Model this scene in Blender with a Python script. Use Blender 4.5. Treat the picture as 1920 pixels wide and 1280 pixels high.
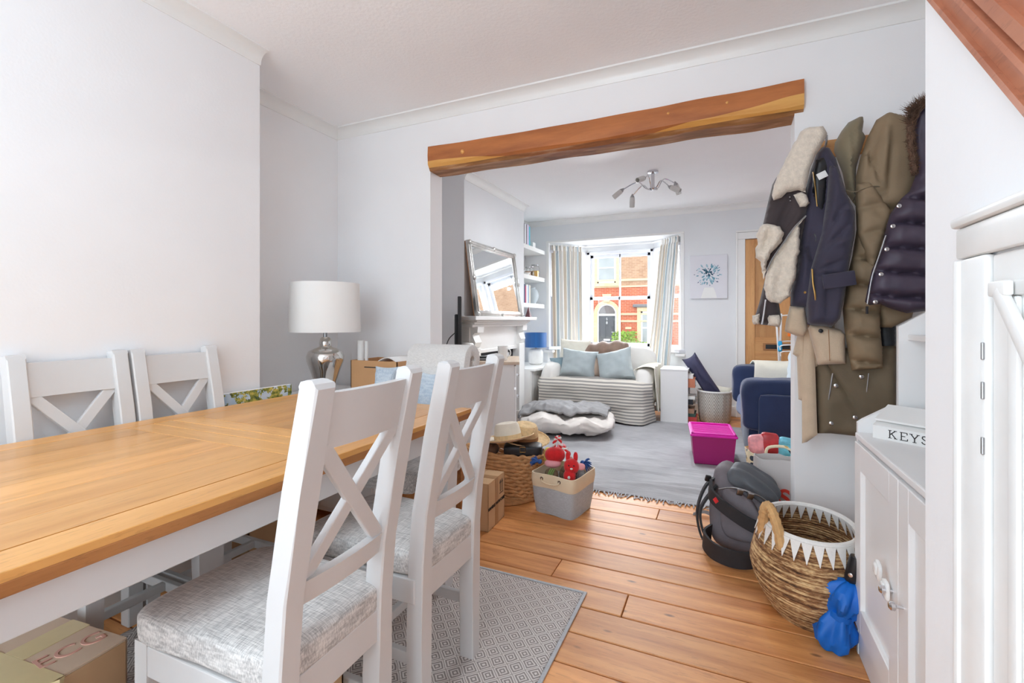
import bpy, bmesh, math, random
from mathutils import Vector, Matrix, noise
from mathutils.geometry import delaunay_2d_cdt

for _o in list(bpy.data.objects):
    bpy.data.objects.remove(_o, do_unlink=True)
scene = bpy.context.scene
COL = scene.collection
R = math.radians
random.seed(7)

# ---------------------------------------------------------------- camera
cam_data = bpy.data.cameras.new('camera')
cam_data.sensor_width = 36.0
cam_data.lens = 16.456
cam_data.shift_y = -0.0208
cam_data.clip_start = 0.02
cam_data.clip_end = 200
cam = bpy.data.objects.new('camera', cam_data)
cam.location = (0, 0, 1.15)
cam.rotation_euler = (R(90), 0, R(24.23))
COL.objects.link(cam)
scene.camera = cam

# ---------------------------------------------------------------- sky, daylight, exposure
world = bpy.data.worlds.new('overcast_sky')
scene.world = world
world.use_nodes = True
_bg = world.node_tree.nodes['Background']
_bg.inputs['Color'].default_value = (0.88, 0.94, 1.0, 1)
_bg.inputs['Strength'].default_value = 1.7

def area(name, loc, rot, sx, sy, watts, col=(1, 1, 1)):
    l = bpy.data.lights.new(name, 'AREA')
    l.shape = 'RECTANGLE'; l.size = sx; l.size_y = sy; l.energy = watts; l.color = col
    o = bpy.data.objects.new(name, l); o.location = loc; o.rotation_euler = rot
    COL.objects.link(o)
    return o

# daylight entering by the rear garden window (behind the camera) and by the three bay windows
area('daylight_rear_window', (-1.0, -1.60, 1.22), (R(90), 0, 0), 1.7, 2.0, 13, (0.655, 0.86, 1.0))
pl = bpy.data.lights.new('added_dining_fill', 'POINT'); pl.energy = 15; pl.shadow_soft_size = 0.22; pl.color = (0.66, 0.86, 1.0)  # unseen point light added to brighten the dining end; no fitting hangs there
po = bpy.data.objects.new('added_dining_fill', pl); po.location = (-0.80, -0.25, 2.08); COL.objects.link(po)
area('daylight_bay_left', (-2.62, 6.98, 1.55), (R(84), 0, R(-132)), 0.9, 1.4, 70, (0.90, 0.955, 1.0))
area('daylight_bay_right', (-0.02, 6.98, 1.55), (R(84), 0, R(132)), 0.9, 1.4, 70, (0.90, 0.955, 1.0))
area('daylight_above_bay', (-1.3, 11.5, 4.9), (R(62), 0, R(180)), 6.0, 4.0, 1500, (0.90, 0.955, 1.0))

scene.cycles.max_bounces = 14
scene.cycles.diffuse_bounces = 9
scene.cycles.glossy_bounces = 5
scene.cycles.transparent_max_bounces = 16
scene.view_settings.view_transform = 'Standard'
scene.view_settings.look = 'None'
scene.view_settings.gamma = 1.0
scene.view_settings.use_curve_mapping = False
scene.view_settings.exposure = 0.77

# ---------------------------------------------------------------- helpers: objects
def obj(name, bm, m=None, parent=None, loc=None, rot=None, smooth=True, ang=40):
    me = bpy.data.meshes.new(name)
    bmesh.ops.recalc_face_normals(bm, faces=bm.faces[:])
    bm.to_mesh(me); bm.free()
    if smooth:
        me.shade_smooth()
        try:
            me.set_sharp_from_angle(angle=R(ang))
        except Exception:
            pass
    o = bpy.data.objects.new(name, me)
    COL.objects.link(o)
    if m: me.materials.append(m)
    if parent: o.parent = parent
    if loc: o.location = loc
    if rot: o.rotation_euler = rot
    return o

def tag(o, label, cat, group=None, kind=None):
    o['label'] = label; o['category'] = cat
    if group: o['group'] = group
    if kind: o['kind'] = kind
    return o

def thing(name, label, cat, loc=(0, 0, 0), rz=0, group=None, rot=None):
    o = bpy.data.objects.new(name, None); COL.objects.link(o)
    o.empty_display_size = 0.05
    o.location = loc; o.rotation_euler = rot if rot else (0, 0, rz)
    return tag(o, label, cat, group)

def struct(name, bm, m, parent=None, smooth=False, label=None, **k):
    o = obj(name, bm, m, parent, smooth=smooth, **k)
    if not parent: o['kind'] = 'structure'
    if label: o['label'] = label
    return o

def children(o): return [c for c in bpy.data.objects if c.parent == o]
def copy_tree(o, parent=None):
    c = o.copy(); COL.objects.link(c); c.parent = parent
    for ch in children(o): copy_tree(ch, c)
    return c

# ---------------------------------------------------------------- helpers: shapes
B = bmesh.new
def box(bm, x0, x1, y0, y1, z0, z1, bev=0.0, seg=2, mtx=None):
    b2 = bmesh.new()
    bmesh.ops.create_cube(b2, size=1)
    for v in b2.verts:
        v.co = Vector(((x0 + x1) / 2 + v.co.x * (x1 - x0), (y0 + y1) / 2 + v.co.y * (y1 - y0), (z0 + z1) / 2 + v.co.z * (z1 - z0)))
    if bev: bmesh.ops.bevel(b2, geom=b2.edges[:], offset=bev, segments=seg, affect='EDGES', profile=0.5)
    return join(bm, b2, mtx)

def join(bm, b2, mtx=None):
    vs = {}
    for v in b2.verts: vs[v] = bm.verts.new(mtx @ v.co if mtx else v.co)
    for f in b2.faces:
        try: bm.faces.new([vs[v] for v in f.verts])
        except ValueError: pass
    b2.free()
    return bm

def rings(bm, rs, closed=True, cap=True):
    vv = [[bm.verts.new(p) for p in r] for r in rs]
    n = len(vv[0])
    for a, b in zip(vv, vv[1:]):
        for i in range(n if closed else n - 1):
            j = (i + 1) % n
            try: bm.faces.new((a[i], a[j], b[j], b[i]))
            except ValueError: pass
    if cap and closed:
        for r in (vv[0], vv[-1]):
            try: bm.faces.new(r)
            except ValueError: pass
    return bm

def lathe(bm, prof, seg=28, c=(0, 0, 0), cap=True, wob=None):
    rs = []
    for r, z in prof:
        rr = []
        for i in range(seg):
            a = 2 * math.pi * i / seg
            q = r * (wob(a, z) if wob else 1)
            rr.append(Vector((c[0] + q * math.cos(a), c[1] + q * math.sin(a), c[2] + z)))
        rs.append(rr)
    return rings(bm, rs, True, cap)

def tube(bm, pts, r, seg=8, closed=False):
    pts = [Vector(p) for p in pts]; n = len(pts); rs = []
    up = None
    for i, p in enumerate(pts):
        if closed: t = pts[(i + 1) % n] - pts[i - 1]
        else: t = pts[min(i + 1, n - 1)] - pts[max(i - 1, 0)]
        if t.length < 1e-9: t = Vector((0, 0, 1))
        t.normalize()
        if up is None:
            up = Vector((0, 0, 1)) if abs(t.z) < 0.9 else Vector((1, 0, 0))
        a = t.cross(up)
        if a.length < 1e-5: a = t.orthogonal()
        a.normalize(); b = a.cross(t).normalized(); up = b
        rad = r[i] if isinstance(r, (list, tuple)) else r
        rs.append([p + a * rad * math.cos(2 * math.pi * k / seg) + b * rad * math.sin(2 * math.pi * k / seg) for k in range(seg)])
    if closed: rs.append(rs[0][:])
    return rings(bm, rs, True, not closed)

def smoothpts(pts, n=6):
    P = [Vector(p) for p in pts]; out = []
    for i in range(len(P) - 1):
        p0 = P[max(i - 1, 0)]; p1 = P[i]; p2 = P[i + 1]; p3 = P[min(i + 2, len(P) - 1)]
        for k in range(n):
            t = k / n
            out.append(0.5 * ((2 * p1) + (p2 - p0) * t + (2 * p0 - 5 * p1 + 4 * p2 - p3) * t * t + (3 * p1 - p0 - 3 * p2 + p3) * t ** 3))
    out.append(P[-1])
    return out

def ribbon(bm, pts, wdir, w, t=0.004):
    pts = [Vector(p) for p in pts]; n = len(pts); rs = []
    for i, p in enumerate(pts):
        tg = (pts[min(i + 1, n - 1)] - pts[max(i - 1, 0)]).normalized()
        wd = Vector(wdir[i] if isinstance(wdir, list) else wdir).normalized()
        nn = tg.cross(wd)
        nn = nn.normalized() if nn.length > 1e-5 else Vector((0, 0, 1))
        a = wd * w / 2; b = nn * t / 2
        rs.append([p - a - b, p + a - b, p + a + b, p - a + b])
    return rings(bm, rs)

def prism(bm, poly, axis, a, b):
    def mk(p, d):
        if axis == 'x': return Vector((d, p[0], p[1]))
        if axis == 'y': return Vector((p[0], d, p[1]))
        return Vector((p[0], p[1], d))
    return rings(bm, [[mk(p, a) for p in poly], [mk(p, b) for p in poly]])

def bar(bm, p, q, w, d, up=(0, 0, 1), bev=0.0):
    """square bar from p to q; w along up x dir, d along the third axis"""
    p = Vector(p); q = Vector(q); t = (q - p); L = t.length; t.normalize()
    u = Vector(up); s = t.cross(u)
    if s.length < 1e-5: s = t.orthogonal()
    s.normalize(); u = s.cross(t).normalized()
    m = Matrix.Translation((p + q) / 2) @ Matrix((s, u, t)).transposed().to_4x4()
    return box(bm, -w / 2, w / 2, -d / 2, d / 2, -L / 2, L / 2, bev, mtx=m)

def sbox(bm, cx, cy, cz, sx, sy, sz, k=6, n=8, mtx=None, fn=None):
    """soft rounded block (size sx,sy,sz)"""
    b2 = bmesh.new()
    bmesh.ops.create_cube(b2, size=2)
    bmesh.ops.subdivide_edges(b2, edges=b2.edges[:], cuts=n, use_grid_fill=True)
    for v in b2.verts:
        p = v.co
        m = (abs(p.x) ** k + abs(p.y) ** k + abs(p.z) ** k) ** (1 / k)
        q = Vector((p.x / m * sx / 2, p.y / m * sy / 2, p.z / m * sz / 2))
        if fn: q = fn(q)
        v.co = Vector((cx, cy, cz)) + q
    return join(bm, b2, mtx)

def pillow(bm, w, h, t, n=14, seed=0, wr=0.006):
    rs = {}
    for side in (1, -1):
        for i in range(n + 1):
            for j in range(n + 1):
                u = 2 * i / n - 1; v = 2 * j / n - 1
                edge = i in (0, n) or j in (0, n)
                if side < 0 and edge: rs[(side, i, j)] = rs[(1, i, j)]; continue
                th = t / 2 * max(0, (1 - u ** 4) * (1 - v ** 4)) ** 0.55
                px = u * w / 2 * (1 - 0.09 * (1 - v * v) * abs(u)); pz = v * h / 2 * (1 - 0.09 * (1 - u * u) * abs(v))
                q = noise.noise(Vector((u * 2.2 + seed, v * 2.2, side * 3.1))) * wr * (0 if edge else 1)
                q += noise.noise(Vector((u * 5 + seed, v * 5, side * 9.1))) * wr * 0.5 * (0 if edge else 1)
                rs[(side, i, j)] = bm.verts.new((px, -side * (th + q), pz))
    for side in (1, -1):
        for i in range(n):
            for j in range(n):
                f = [rs[(side, i, j)], rs[(side, i + 1, j)], rs[(side, i + 1, j + 1)], rs[(side, i, j + 1)]]
                try: bm.faces.new(f if side > 0 else f[::-1])
                except ValueError: pass
    return bm

def sheet(bm, nu, nv, fn, uv=False):
    g = [[bm.verts.new(fn(i / nu, j / nv)) for j in range(nv + 1)] for i in range(nu + 1)]
    lay = bm.loops.layers.uv.new('UVMap') if uv else None
    for i in range(nu):
        for j in range(nv):
            f = bm.faces.new((g[i][j], g[i + 1][j], g[i + 1][j + 1], g[i][j + 1]))
            if lay:
                for l, (a, b) in zip(f.loops, ((i, j), (i + 1, j), (i + 1, j + 1), (i, j + 1))):
                    l[lay].uv = (a / nu, b / nv)
    return bm

def solid(o, t, offset=0):
    m = o.modifiers.new('thickness', 'SOLIDIFY'); m.thickness = t; m.offset = offset
    return o

def segdist(p, poly):
    best = 1e9
    n = len(poly)
    for i in range(n):
        ax, ay = poly[i]; bx, by = poly[(i + 1) % n]
        dx, dy = bx - ax, by - ay
        L = dx * dx + dy * dy
        t = 0 if L == 0 else max(0, min(1, ((p[0] - ax) * dx + (p[1] - ay) * dy) / L))
        d = math.hypot(p[0] - ax - t * dx, p[1] - ay - t * dy)
        if d < best: best = d
    return best

def inflate(bm, poly, tf, tb, res=0.012, rnd=0.04, fold=None, y0=0.0, jag=0.0, seed=0):
    """a stuffed solid with the given outline in x,z: front bulges to -y by tf, back to +y by tb"""
    fine = []
    n = len(poly)
    for i in range(n):
        a = poly[i]; b = poly[(i + 1) % n]
        k = max(1, int(math.hypot(b[0] - a[0], b[1] - a[1]) / res))
        for q in range(k):
            x = a[0] + (b[0] - a[0]) * q / k; z = a[1] + (b[1] - a[1]) * q / k
            if jag: x += noise.noise(Vector((x * 60, z * 60, seed))) * jag; z += noise.noise(Vector((x * 60, z * 60, seed + 5))) * jag
            fine.append((x, z))
    pts = [Vector(p) for p in fine]
    nb = len(pts)
    x0 = min(p[0] for p in fine); x1 = max(p[0] for p in fine); z0 = min(p[1] for p in fine); z1 = max(p[1] for p in fine)
    zz = z0; row = 0
    dist = {}
    while zz < z1:
        xx = x0 + (res / 2 if row % 2 else 0)
        while xx < x1:
            ins = False; j = nb - 1
            for i in range(nb):
                xi, yi = fine[i]; xj, yj = fine[j]
                if (yi > zz) != (yj > zz) and xx < (xj - xi) * (zz - yi) / (yj - yi) + xi: ins = not ins
                j = i
            if ins:
                d = segdist((xx, zz), poly)
                if d > res * 0.6: pts.append(Vector((xx, zz)))
            xx += res
        zz += res * 0.87; row += 1
    V, Ed, F, _, _, _ = delaunay_2d_cdt(pts, [], [list(range(nb))], 1, 1e-6)
    fr = []; bk = []
    for p in V:
        d = segdist((p.x, p.y), fine)
        s = min(1, d / rnd); s = math.sqrt(max(0, 1 - (1 - s) ** 2))
        f = fold(p.x, p.y) if fold else 0
        if d < 1e-5:
            v = bm.verts.new((p.x, y0, p.y)); fr.append(v); bk.append(v)
        else:
            fr.append(bm.verts.new((p.x, y0 - tf * s - f * s, p.y)))
            bk.append(bm.verts.new((p.x, y0 + tb * s, p.y)))
    for f in F:
        for L, w in ((fr, f), (bk, f[::-1])):
            try: bm.faces.new([L[i] for i in w])
            except ValueError: pass
    return bm

def text_mesh(txt, size, depth=0.0015, bold=0.0):
    c = bpy.data.curves.new('lettering', 'FONT'); c.body = txt; c.size = size; c.extrude = depth; c.offset = bold
    c.align_x = 'CENTER'; c.align_y = 'CENTER'
    o = bpy.data.objects.new('lettering', c); COL.objects.link(o)
    dg = bpy.context.evaluated_depsgraph_get()
    me = bpy.data.meshes.new_from_object(o.evaluated_get(dg))
    bpy.data.objects.remove(o, do_unlink=True)
    return me

def lettering(name, txt, size, m, parent, loc, rot, bold=0.0, sx=1.0):
    me = text_mesh(txt, size, bold=bold)
    me.materials.clear(); me.materials.append(m)
    o = bpy.data.objects.new(name, me); COL.objects.link(o); o.parent = parent
    o.location = loc; o.rotation_euler = rot; o.scale = (sx, 1, 1)
    return o

# ---------------------------------------------------------------- helpers: materials
def srgb(r, g, b):
    f = lambda v: (v / 255 / 12.92) if v / 255 <= 0.04045 else ((v / 255 + 0.055) / 1.055) ** 2.4
    return (f(r), f(g), f(b), 1)

class NT:
    def __init__(s, name):
        s.m = bpy.data.materials.new(name); s.m.use_nodes = True
        s.t = s.m.node_tree; s.b = s.t.nodes['Principled BSDF']
    def n(s, typ, **k):
        q = s.t.nodes.new(typ)
        for a, v in k.items(): setattr(q, a, v)
        return q
    def l(s, a, b): s.t.links.new(a, b)
    def math(s, op, a, b=None, c=None):
        q = s.n('ShaderNodeMath', operation=op)
        for i, v in enumerate((a, b, c)):
            if v is None: continue
            if isinstance(v, (int, float)): q.inputs[i].default_value = v
            else: s.l(v, q.inputs[i])
        return q.outputs[0]
    def coord(s, which='Object', scale=(1, 1, 1), rand=False, rot=(0, 0, 0)):
        tc = s.n('ShaderNodeTexCoord'); mp = s.n('ShaderNodeMapping')
        s.l(tc.outputs[which], mp.inputs['Vector']); mp.inputs['Scale'].default_value = scale; mp.inputs['Rotation'].default_value = rot
        if rand:
            oi = s.n('ShaderNodeObjectInfo'); cb = s.n('ShaderNodeCombineXYZ')
            v = s.math('MULTIPLY', oi.outputs['Random'], 37.0)
            for i in range(3): s.l(v, cb.inputs[i])
            s.l(cb.outputs[0], mp.inputs['Location'])
        return mp.outputs[0]
    def noise(s, vec, scale, detail=3, rough=0.55):
        q = s.n('ShaderNodeTexNoise'); s.l(vec, q.inputs['Vector'])
        q.inputs['Scale'].default_value = scale; q.inputs['Detail'].default_value = detail; q.inputs['Roughness'].default_value = rough
        return q.outputs['Fac']
    def ramp(s, fac, stops, const=False):
        q = s.n('ShaderNodeValToRGB'); s.l(fac, q.inputs['Fac'])
        e = q.color_ramp.elements
        if const: q.color_ramp.interpolation = 'CONSTANT'
        while len(e) < len(stops): e.new(0.5)
        for el, (p, c) in zip(e, stops): el.position = p; el.color = c
        return q.outputs['Color']
    def mix(s, fac, a, b, mode='MIX'):
        q = s.n('ShaderNodeMix', data_type='RGBA', blend_type=mode)
        if isinstance(fac, (int, float)): q.inputs[0].default_value = fac
        else: s.l(fac, q.inputs[0])
        for i, v in ((6, a), (7, b)):
            if isinstance(v, tuple): q.inputs[i].default_value = v
            else: s.l(v, q.inputs[i])
        return q.outputs[2]
    def bump(s, h, strength=0.2, dist=0.01):
        q = s.n('ShaderNodeBump'); s.l(h, q.inputs['Height']); q.inputs['Strength'].default_value = strength; q.inputs['Distance'].default_value = dist
        s.l(q.outputs[0], s.b.inputs['Normal'])
    def set(s, **k):
        for a, v in k.items():
            i = s.b.inputs[a.replace('_', ' ')]
            if isinstance(v, (int, float, tuple)): i.default_value = v
            else: s.l(v, i)
        return s.m

def dark(c, k): return (c[0] * k, c[1] * k, c[2] * k, 1)

def pm(name, c, rough=0.5, var=0.06, scale=8, bump=0.0, bscale=60, metal=0.0, stretch=(1, 1, 1), rand=False, sheen=0.0, spec=None, coat=0.0):
    n = NT(name); v = n.coord(scale=stretch, rand=rand)
    f = n.noise(v, scale, 3)
    col = n.ramp(f, [(0.3, dark(c, 1 - var)), (0.7, dark(c, 1 + var))])
    n.set(Base_Color=col, Roughness=rough, Metallic=metal)
    if bump: n.bump(n.noise(v, bscale, 2), bump, 0.004)
    if sheen: n.set(Sheen_Weight=sheen)
    if coat: n.set(Coat_Weight=coat, Coat_Roughness=0.15)
    return n.m

def weave(name, c1, c2, scale=260, rough=0.9, bump=0.35, big=0.08):
    """woven cloth: crossed thread noise"""
    n = NT(name)
    a = n.noise(n.coord(scale=(1, 18, 5)), scale / 18, 2); b = n.noise(n.coord(scale=(18, 1, 5)), scale / 18, 2)
    f = n.math('MULTIPLY', n.math('ADD', a, b), 0.5)
    g = n.noise(n.coord(), 4, 3)
    f2 = n.math('ADD', f, n.math('MULTIPLY', n.math('SUBTRACT', g, 0.5), big * 2))
    n.set(Base_Color=n.ramp(f2, [(0.36, c2), (0.62, c1)]), Roughness=rough, Sheen_Weight=0.2)
    n.bump(f, bump, 0.003)
    return n.m

def wood(name, c1, c2, along='x', scale=1.0, rough=0.4, rand=True, knots=0.0, coat=0.0, ring=14):
    n = NT(name)
    st = {'x': (0.9, 9, 9), 'y': (9, 0.9, 9), 'z': (9, 9, 0.9)}[along]
    v = n.coord(scale=tuple(q * scale for q in st), rand=rand)
    f = n.noise(v, 2.0, 5, 0.6); g = n.noise(v, ring, 3, 0.7)
    col = n.ramp(f, [(0.28, c2), (0.62, c1)])
    col = n.mix(n.math('MULTIPLY', n.math('GREATER_THAN', g, 0.60), 0.24), col, dark(c2, 0.55))
    if rand:
        oi = n.n('ShaderNodeObjectInfo')
        hs = n.n('ShaderNodeHueSaturation'); n.l(col, hs.inputs['Color'])
        n.l(n.math('ADD', n.math('MULTIPLY', oi.outputs['Random'], 0.26), 0.86), hs.inputs['Value'])
        col = hs.outputs[0]
    if knots:
        vk = {'x': (1.0, 2.4, 2.4), 'y': (2.4, 1, 2.4), 'z': (2.4, 2.4, 1)}[along]
        k = n.n('ShaderNodeTexVoronoi'); n.l(n.coord(scale=vk, rand=rand), k.inputs['Vector']); k.inputs['Scale'].default_value = 4.2
        col = n.mix(n.ramp(k.outputs['Distance'], [(0.0, (1, 1, 1, 1)), (0.06, (0.6, 0.6, 0.6, 1)), (0.10, (0, 0, 0, 1))]), col, dark(c2, 0.28))
    n.set(Base_Color=col, Roughness=rough)
    if coat: n.set(Coat_Weight=coat, Coat_Roughness=0.12)
    n.bump(f, 0.06, 0.004)
    return n.m

# ---------------------------------------------------------------- materials
M = {}
def wall_mat(name, c, b=0.10, s=90):
    n = NT(name); v = n.coord()
    n.set(Base_Color=n.ramp(n.noise(v, 1.6, 3), [(0.3, dark(c, 0.975)), (0.7, dark(c, 1.02))]), Roughness=0.75)
    n.bump(n.noise(v, s, 3), b, 0.004)
    return n.m
M['wall'] = wall_mat('painted_plaster_wall', srgb(242, 242, 243))
M['wall_far'] = wall_mat('pale_grey_plaster_wall', srgb(232, 234, 236))
M['ceiling'] = wall_mat('textured_ceiling_paint', srgb(249, 249, 250), 0.5, 55)
M['white'] = pm('white_gloss_woodwork', srgb(240, 240, 238), 0.32, 0.015, 5, 0.03, 30)
M['oldwhite'] = pm('chipped_white_woodwork', srgb(236, 236, 234), 0.34, 0.03, 14, 0.12, 24)
M['chair'] = pm('light_grey_painted_wood', srgb(214, 214, 214), 0.42, 0.02, 6, 0.03, 80)
M['cabinet'] = pm('white_cabinet_paint', srgb(236, 236, 236), 0.38, 0.012, 4)
M['linen'] = weave('grey_linen_weave', srgb(230, 228, 225), srgb(162, 161, 160), 420)
M['linen_pale'] = weave('pale_linen_weave', srgb(236, 235, 232), srgb(204, 203, 201), 1100)
M['oak_y'] = wood('oak_planks_lengthwise', srgb(230, 170, 96), srgb(206, 142, 68), 'y', 0.8, 0.34, coat=0.15)
M['oak_x'] = wood('oak_planks_crosswise', srgb(232, 174, 100), srgb(208, 146, 72), 'x', 0.8, 0.34, coat=0.15)
M['oak_edge'] = wood('oak_table_edge', srgb(190, 128, 70), srgb(150, 92, 46), 'y', 1.3, 0.4)
M['pine_floor'] = wood('waxed_pine_floorboards', srgb(228, 162, 100), srgb(182, 112, 58), 'x', 0.9, 0.46, knots=1, coat=0.0)
M['pine_z'] = wood('stripped_pine_door', srgb(212, 160, 104), srgb(190, 132, 78), 'z', 0.8, 0.45, rand=True)
M['pine_x'] = wood('stripped_pine_rail', srgb(212, 160, 104), srgb(190, 132, 78), 'x', 0.8, 0.45, rand=True)
M['stair'] = wood('red_brown_stair_timber', srgb(186, 122, 92), srgb(160, 96, 70), 'y', 0.7, 0.4)
M['subfloor'] = pm('dark_gap_under_boards', srgb(60, 40, 28), 0.9)
M['card'] = pm('brown_cardboard', srgb(204, 168, 128), 0.85, 0.04, 10, 0.04, 50)
M['card2'] = pm('pale_cardboard', srgb(226, 206, 182), 0.85, 0.03, 10)
M['tape'] = pm('cream_parcel_tape', srgb(236, 222, 172), 0.3, 0.03, 20)
M['btape'] = pm('brown_parcel_tape', srgb(172, 132, 92), 0.35, 0.03, 20)
M['ink'] = pm('black_ink', srgb(40, 36, 34), 0.7)
M['redink'] = pm('faded_red_marker', srgb(228, 180, 164), 0.7)
M['black'] = pm('black_plastic', srgb(30, 30, 33), 0.35)
M['charcoal'] = pm('charcoal_nylon', srgb(118, 111, 116), 0.7, 0.1, 12, 0.2, 220)
M['blknylon'] = pm('black_webbing', srgb(44, 44, 48), 0.65, 0.1, 20, 0.2, 200)
M['grey_nylon'] = pm('slate_nylon', srgb(84, 88, 94), 0.55, 0.12, 14, 0.2, 160)
M['red'] = pm('red_plush', srgb(214, 32, 38), 0.9, 0.12, 30, 0.4, 140, sheen=0.3)
M['pinkplush'] = pm('pink_plush', srgb(240, 170, 176), 0.9, 0.06, 20, 0.3, 120)
M['yellow'] = pm('yellow_plush', srgb(232, 208, 96), 0.9, 0.08, 20, 0.3, 120)
M['bluecord'] = pm('blue_cotton_cord', srgb(52, 92, 160), 0.9, 0.2, 60)
M['browntoy'] = pm('brown_plush', srgb(110, 92, 72), 0.95, 0.2, 40, 0.4, 120)
M['greytoy'] = pm('grey_plush', srgb(122, 122, 120), 0.95, 0.15, 40, 0.4, 120)
M['greentoy'] = pm('green_webbing_toy', srgb(120, 150, 84), 0.9, 0.2, 60)
M['cream'] = pm('cream_canvas', srgb(232, 218, 190), 0.85, 0.03, 20, 0.15, 160)
M['greycanvas'] = weave('grey_blue_canvas', srgb(192, 202, 210), srgb(166, 176, 184), 700, bump=0.2)
M['chrome'] = pm('polished_chrome', srgb(215, 215, 218), 0.12, 0.02, 4, metal=1.0)
M['steel'] = pm('brushed_nickel', srgb(170, 170, 172), 0.3, 0.04, 8, metal=1.0)
M['brass'] = pm('brass', srgb(205, 165, 100), 0.3, 0.05, 8, metal=1.0)
M['mercury'] = pm('mercury_glass', srgb(222, 220, 216), 0.09, 0.10, 9, 0.05, 30, metal=1.0)
M['shade'] = pm('white_linen_lampshade', srgb(244, 243, 240), 0.8, 0.01, 6, 0.08, 240)
M['blueshade'] = pm('blue_velvet_lampshade', srgb(22, 92, 158), 0.55, 0.22, 3, stretch=(6, 6, 0.3), sheen=0.4)
M['frost'] = pm('frosted_glass_shade', srgb(206, 205, 202), 0.35, 0.04, 20)
M['fur'] = pm('cream_fleece', srgb(222, 210, 194), 0.95, 0.10, 60, 0.9, 170, sheen=0.4)
M['suede'] = pm('dark_brown_suede', srgb(62, 52, 54), 0.85, 0.16, 10, 0.1, 120, sheen=0.2)
M['navy'] = pm('navy_cotton_twill', srgb(56, 52, 70), 0.8, 0.14, 6, 0.12, 200, sheen=0.2)
M['beige'] = pm('beige_wool', srgb(206, 184, 158), 0.95, 0.06, 18, 0.3, 200, sheen=0.3)
M['olive'] = pm('olive_cotton', srgb(134, 122, 98), 0.85, 0.10, 6, 0.12, 220, sheen=0.15)
M['puffer'] = pm('khaki_quilted_nylon', srgb(142, 122, 96), 0.75, 0.10, 7, 0.12, 160)
M['parka'] = pm('brown_olive_parka', srgb(112, 98, 78), 0.8, 0.14, 6, 0.12, 160)
M['gilet'] = pm('dark_plum_quilted_nylon', srgb(72, 62, 78), 0.5, 0.14, 9, 0.12, 120)
M['brownfur'] = pm('brown_fur_trim', srgb(112, 86, 70), 0.95, 0.4, 60, 0.6, 140)
M['jute'] = pm('twisted_jute', srgb(206, 164, 112), 0.9, 0.12, 50, 0.4, 160)
M['seagrass'] = pm('braided_seagrass', srgb(200, 152, 104), 0.85, 0.22, 26, 0.5, 90)
M['whitecord'] = pm('white_cotton_fringe', srgb(236, 234, 230), 0.9, 0.03, 60, 0.3, 200)
M['umbrella'] = pm('bright_blue_nylon', srgb(0, 104, 200), 0.5, 0.16, 8, 0.15, 40)
M['navyvelvet'] = pm('navy_satin_cushion', srgb(58, 58, 88), 0.6, 0.10, 10, 0.1, 60)
M['bluesofa'] = pm('navy_blue_upholstery', srgb(33, 50, 88), 0.85, 0.16, 5, 0.3, 220, sheen=0.3)
M['throwcream'] = pm('cream_knit_throw', srgb(226, 222, 208), 0.95, 0.04, 10, 0.35, 180)
M['paleblue'] = pm('pale_blue_velvet', srgb(170, 181, 184), 0.7, 0.09, 5, 0.08, 120, sheen=0.5)
M['paleblue2'] = pm('ice_blue_cotton', srgb(214, 224, 230), 0.85, 0.05, 8, 0.1, 120)
M['blush'] = pm('beige_pleated_cushion', srgb(202, 178, 160), 0.85, 0.06, 8, 0.1, 100)
M['brownfleece'] = pm('brown_fleece_blanket', srgb(142, 118, 104), 0.95, 0.18, 9, 0.4, 120, sheen=0.4)
M['whitecloth'] = pm('white_cotton', srgb(232, 230, 226), 0.9, 0.03, 8, 0.15, 160)
M['offwhite'] = pm('off_white_duvet_cotton', srgb(226, 220, 214), 0.9, 0.03, 8, 0.15, 160)
M['greycloth'] = pm('mid_grey_cotton', srgb(152, 151, 152), 0.9, 0.10, 8, 0.2, 160)
M['pinkplastic'] = pm('magenta_plastic_lid', srgb(226, 30, 176), 0.3, 0.04, 10)
M['denim'] = weave('washed_blue_cloth', srgb(214, 226, 236), srgb(176, 196, 214), 300, big=0.3)
M['glasswhite'] = pm('white_glazed_ceramic', srgb(240, 240, 238), 0.2, 0.02, 8)
M['paper'] = pm('white_paper', srgb(240, 240, 238), 0.8, 0.01, 10)
M['rubber'] = pm('dark_rubber', srgb(36, 32, 36), 0.6)
M['straw'] = pm('natural_straw', srgb(226, 196, 150), 0.9, 0.12, 60, 0.4, 160)
M['hatcream'] = pm('cream_felt_hat', srgb(234, 226, 210), 0.9, 0.04, 20, 0.2, 160)
M['leather'] = pm('black_leather', srgb(38, 38, 42), 0.45, 0.1, 14, 0.2, 120)
M['tan'] = pm('tan_leather', srgb(166, 116, 72), 0.5, 0.1, 14)
M['grate'] = pm('blackened_iron', srgb(46, 46, 50), 0.5, 0.2, 20, metal=0.4)
M['tiles'] = pm('white_marbled_tiles', srgb(220, 220, 222), 0.2, 0.12, 6)
M['stone'] = pm('cream_stone_dressing', srgb(226, 206, 170), 0.85, 0.06, 4)
M['street'] = pm('grey_tarmac', srgb(130, 130, 132), 0.9, 0.1, 3)
M['greydoor'] = pm('dark_grey_street_door', srgb(88, 90, 94), 0.5, 0.04, 3)
M['leaf'] = pm('fresh_green_leaf', srgb(140, 176, 70), 0.6, 0.3, 4)
M['upvc'] = pm('white_window_frame', srgb(230, 232, 238), 0.35, 0.01, 4)
M['mirror'] = pm('mirror_silvering', srgb(240, 242, 242), 0.02, 0.0, 2, metal=1.0)
M['silverframe'] = pm('silver_leaf_frame', srgb(200, 198, 194), 0.3, 0.10, 16, 0.15, 60, metal=0.8)

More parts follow.
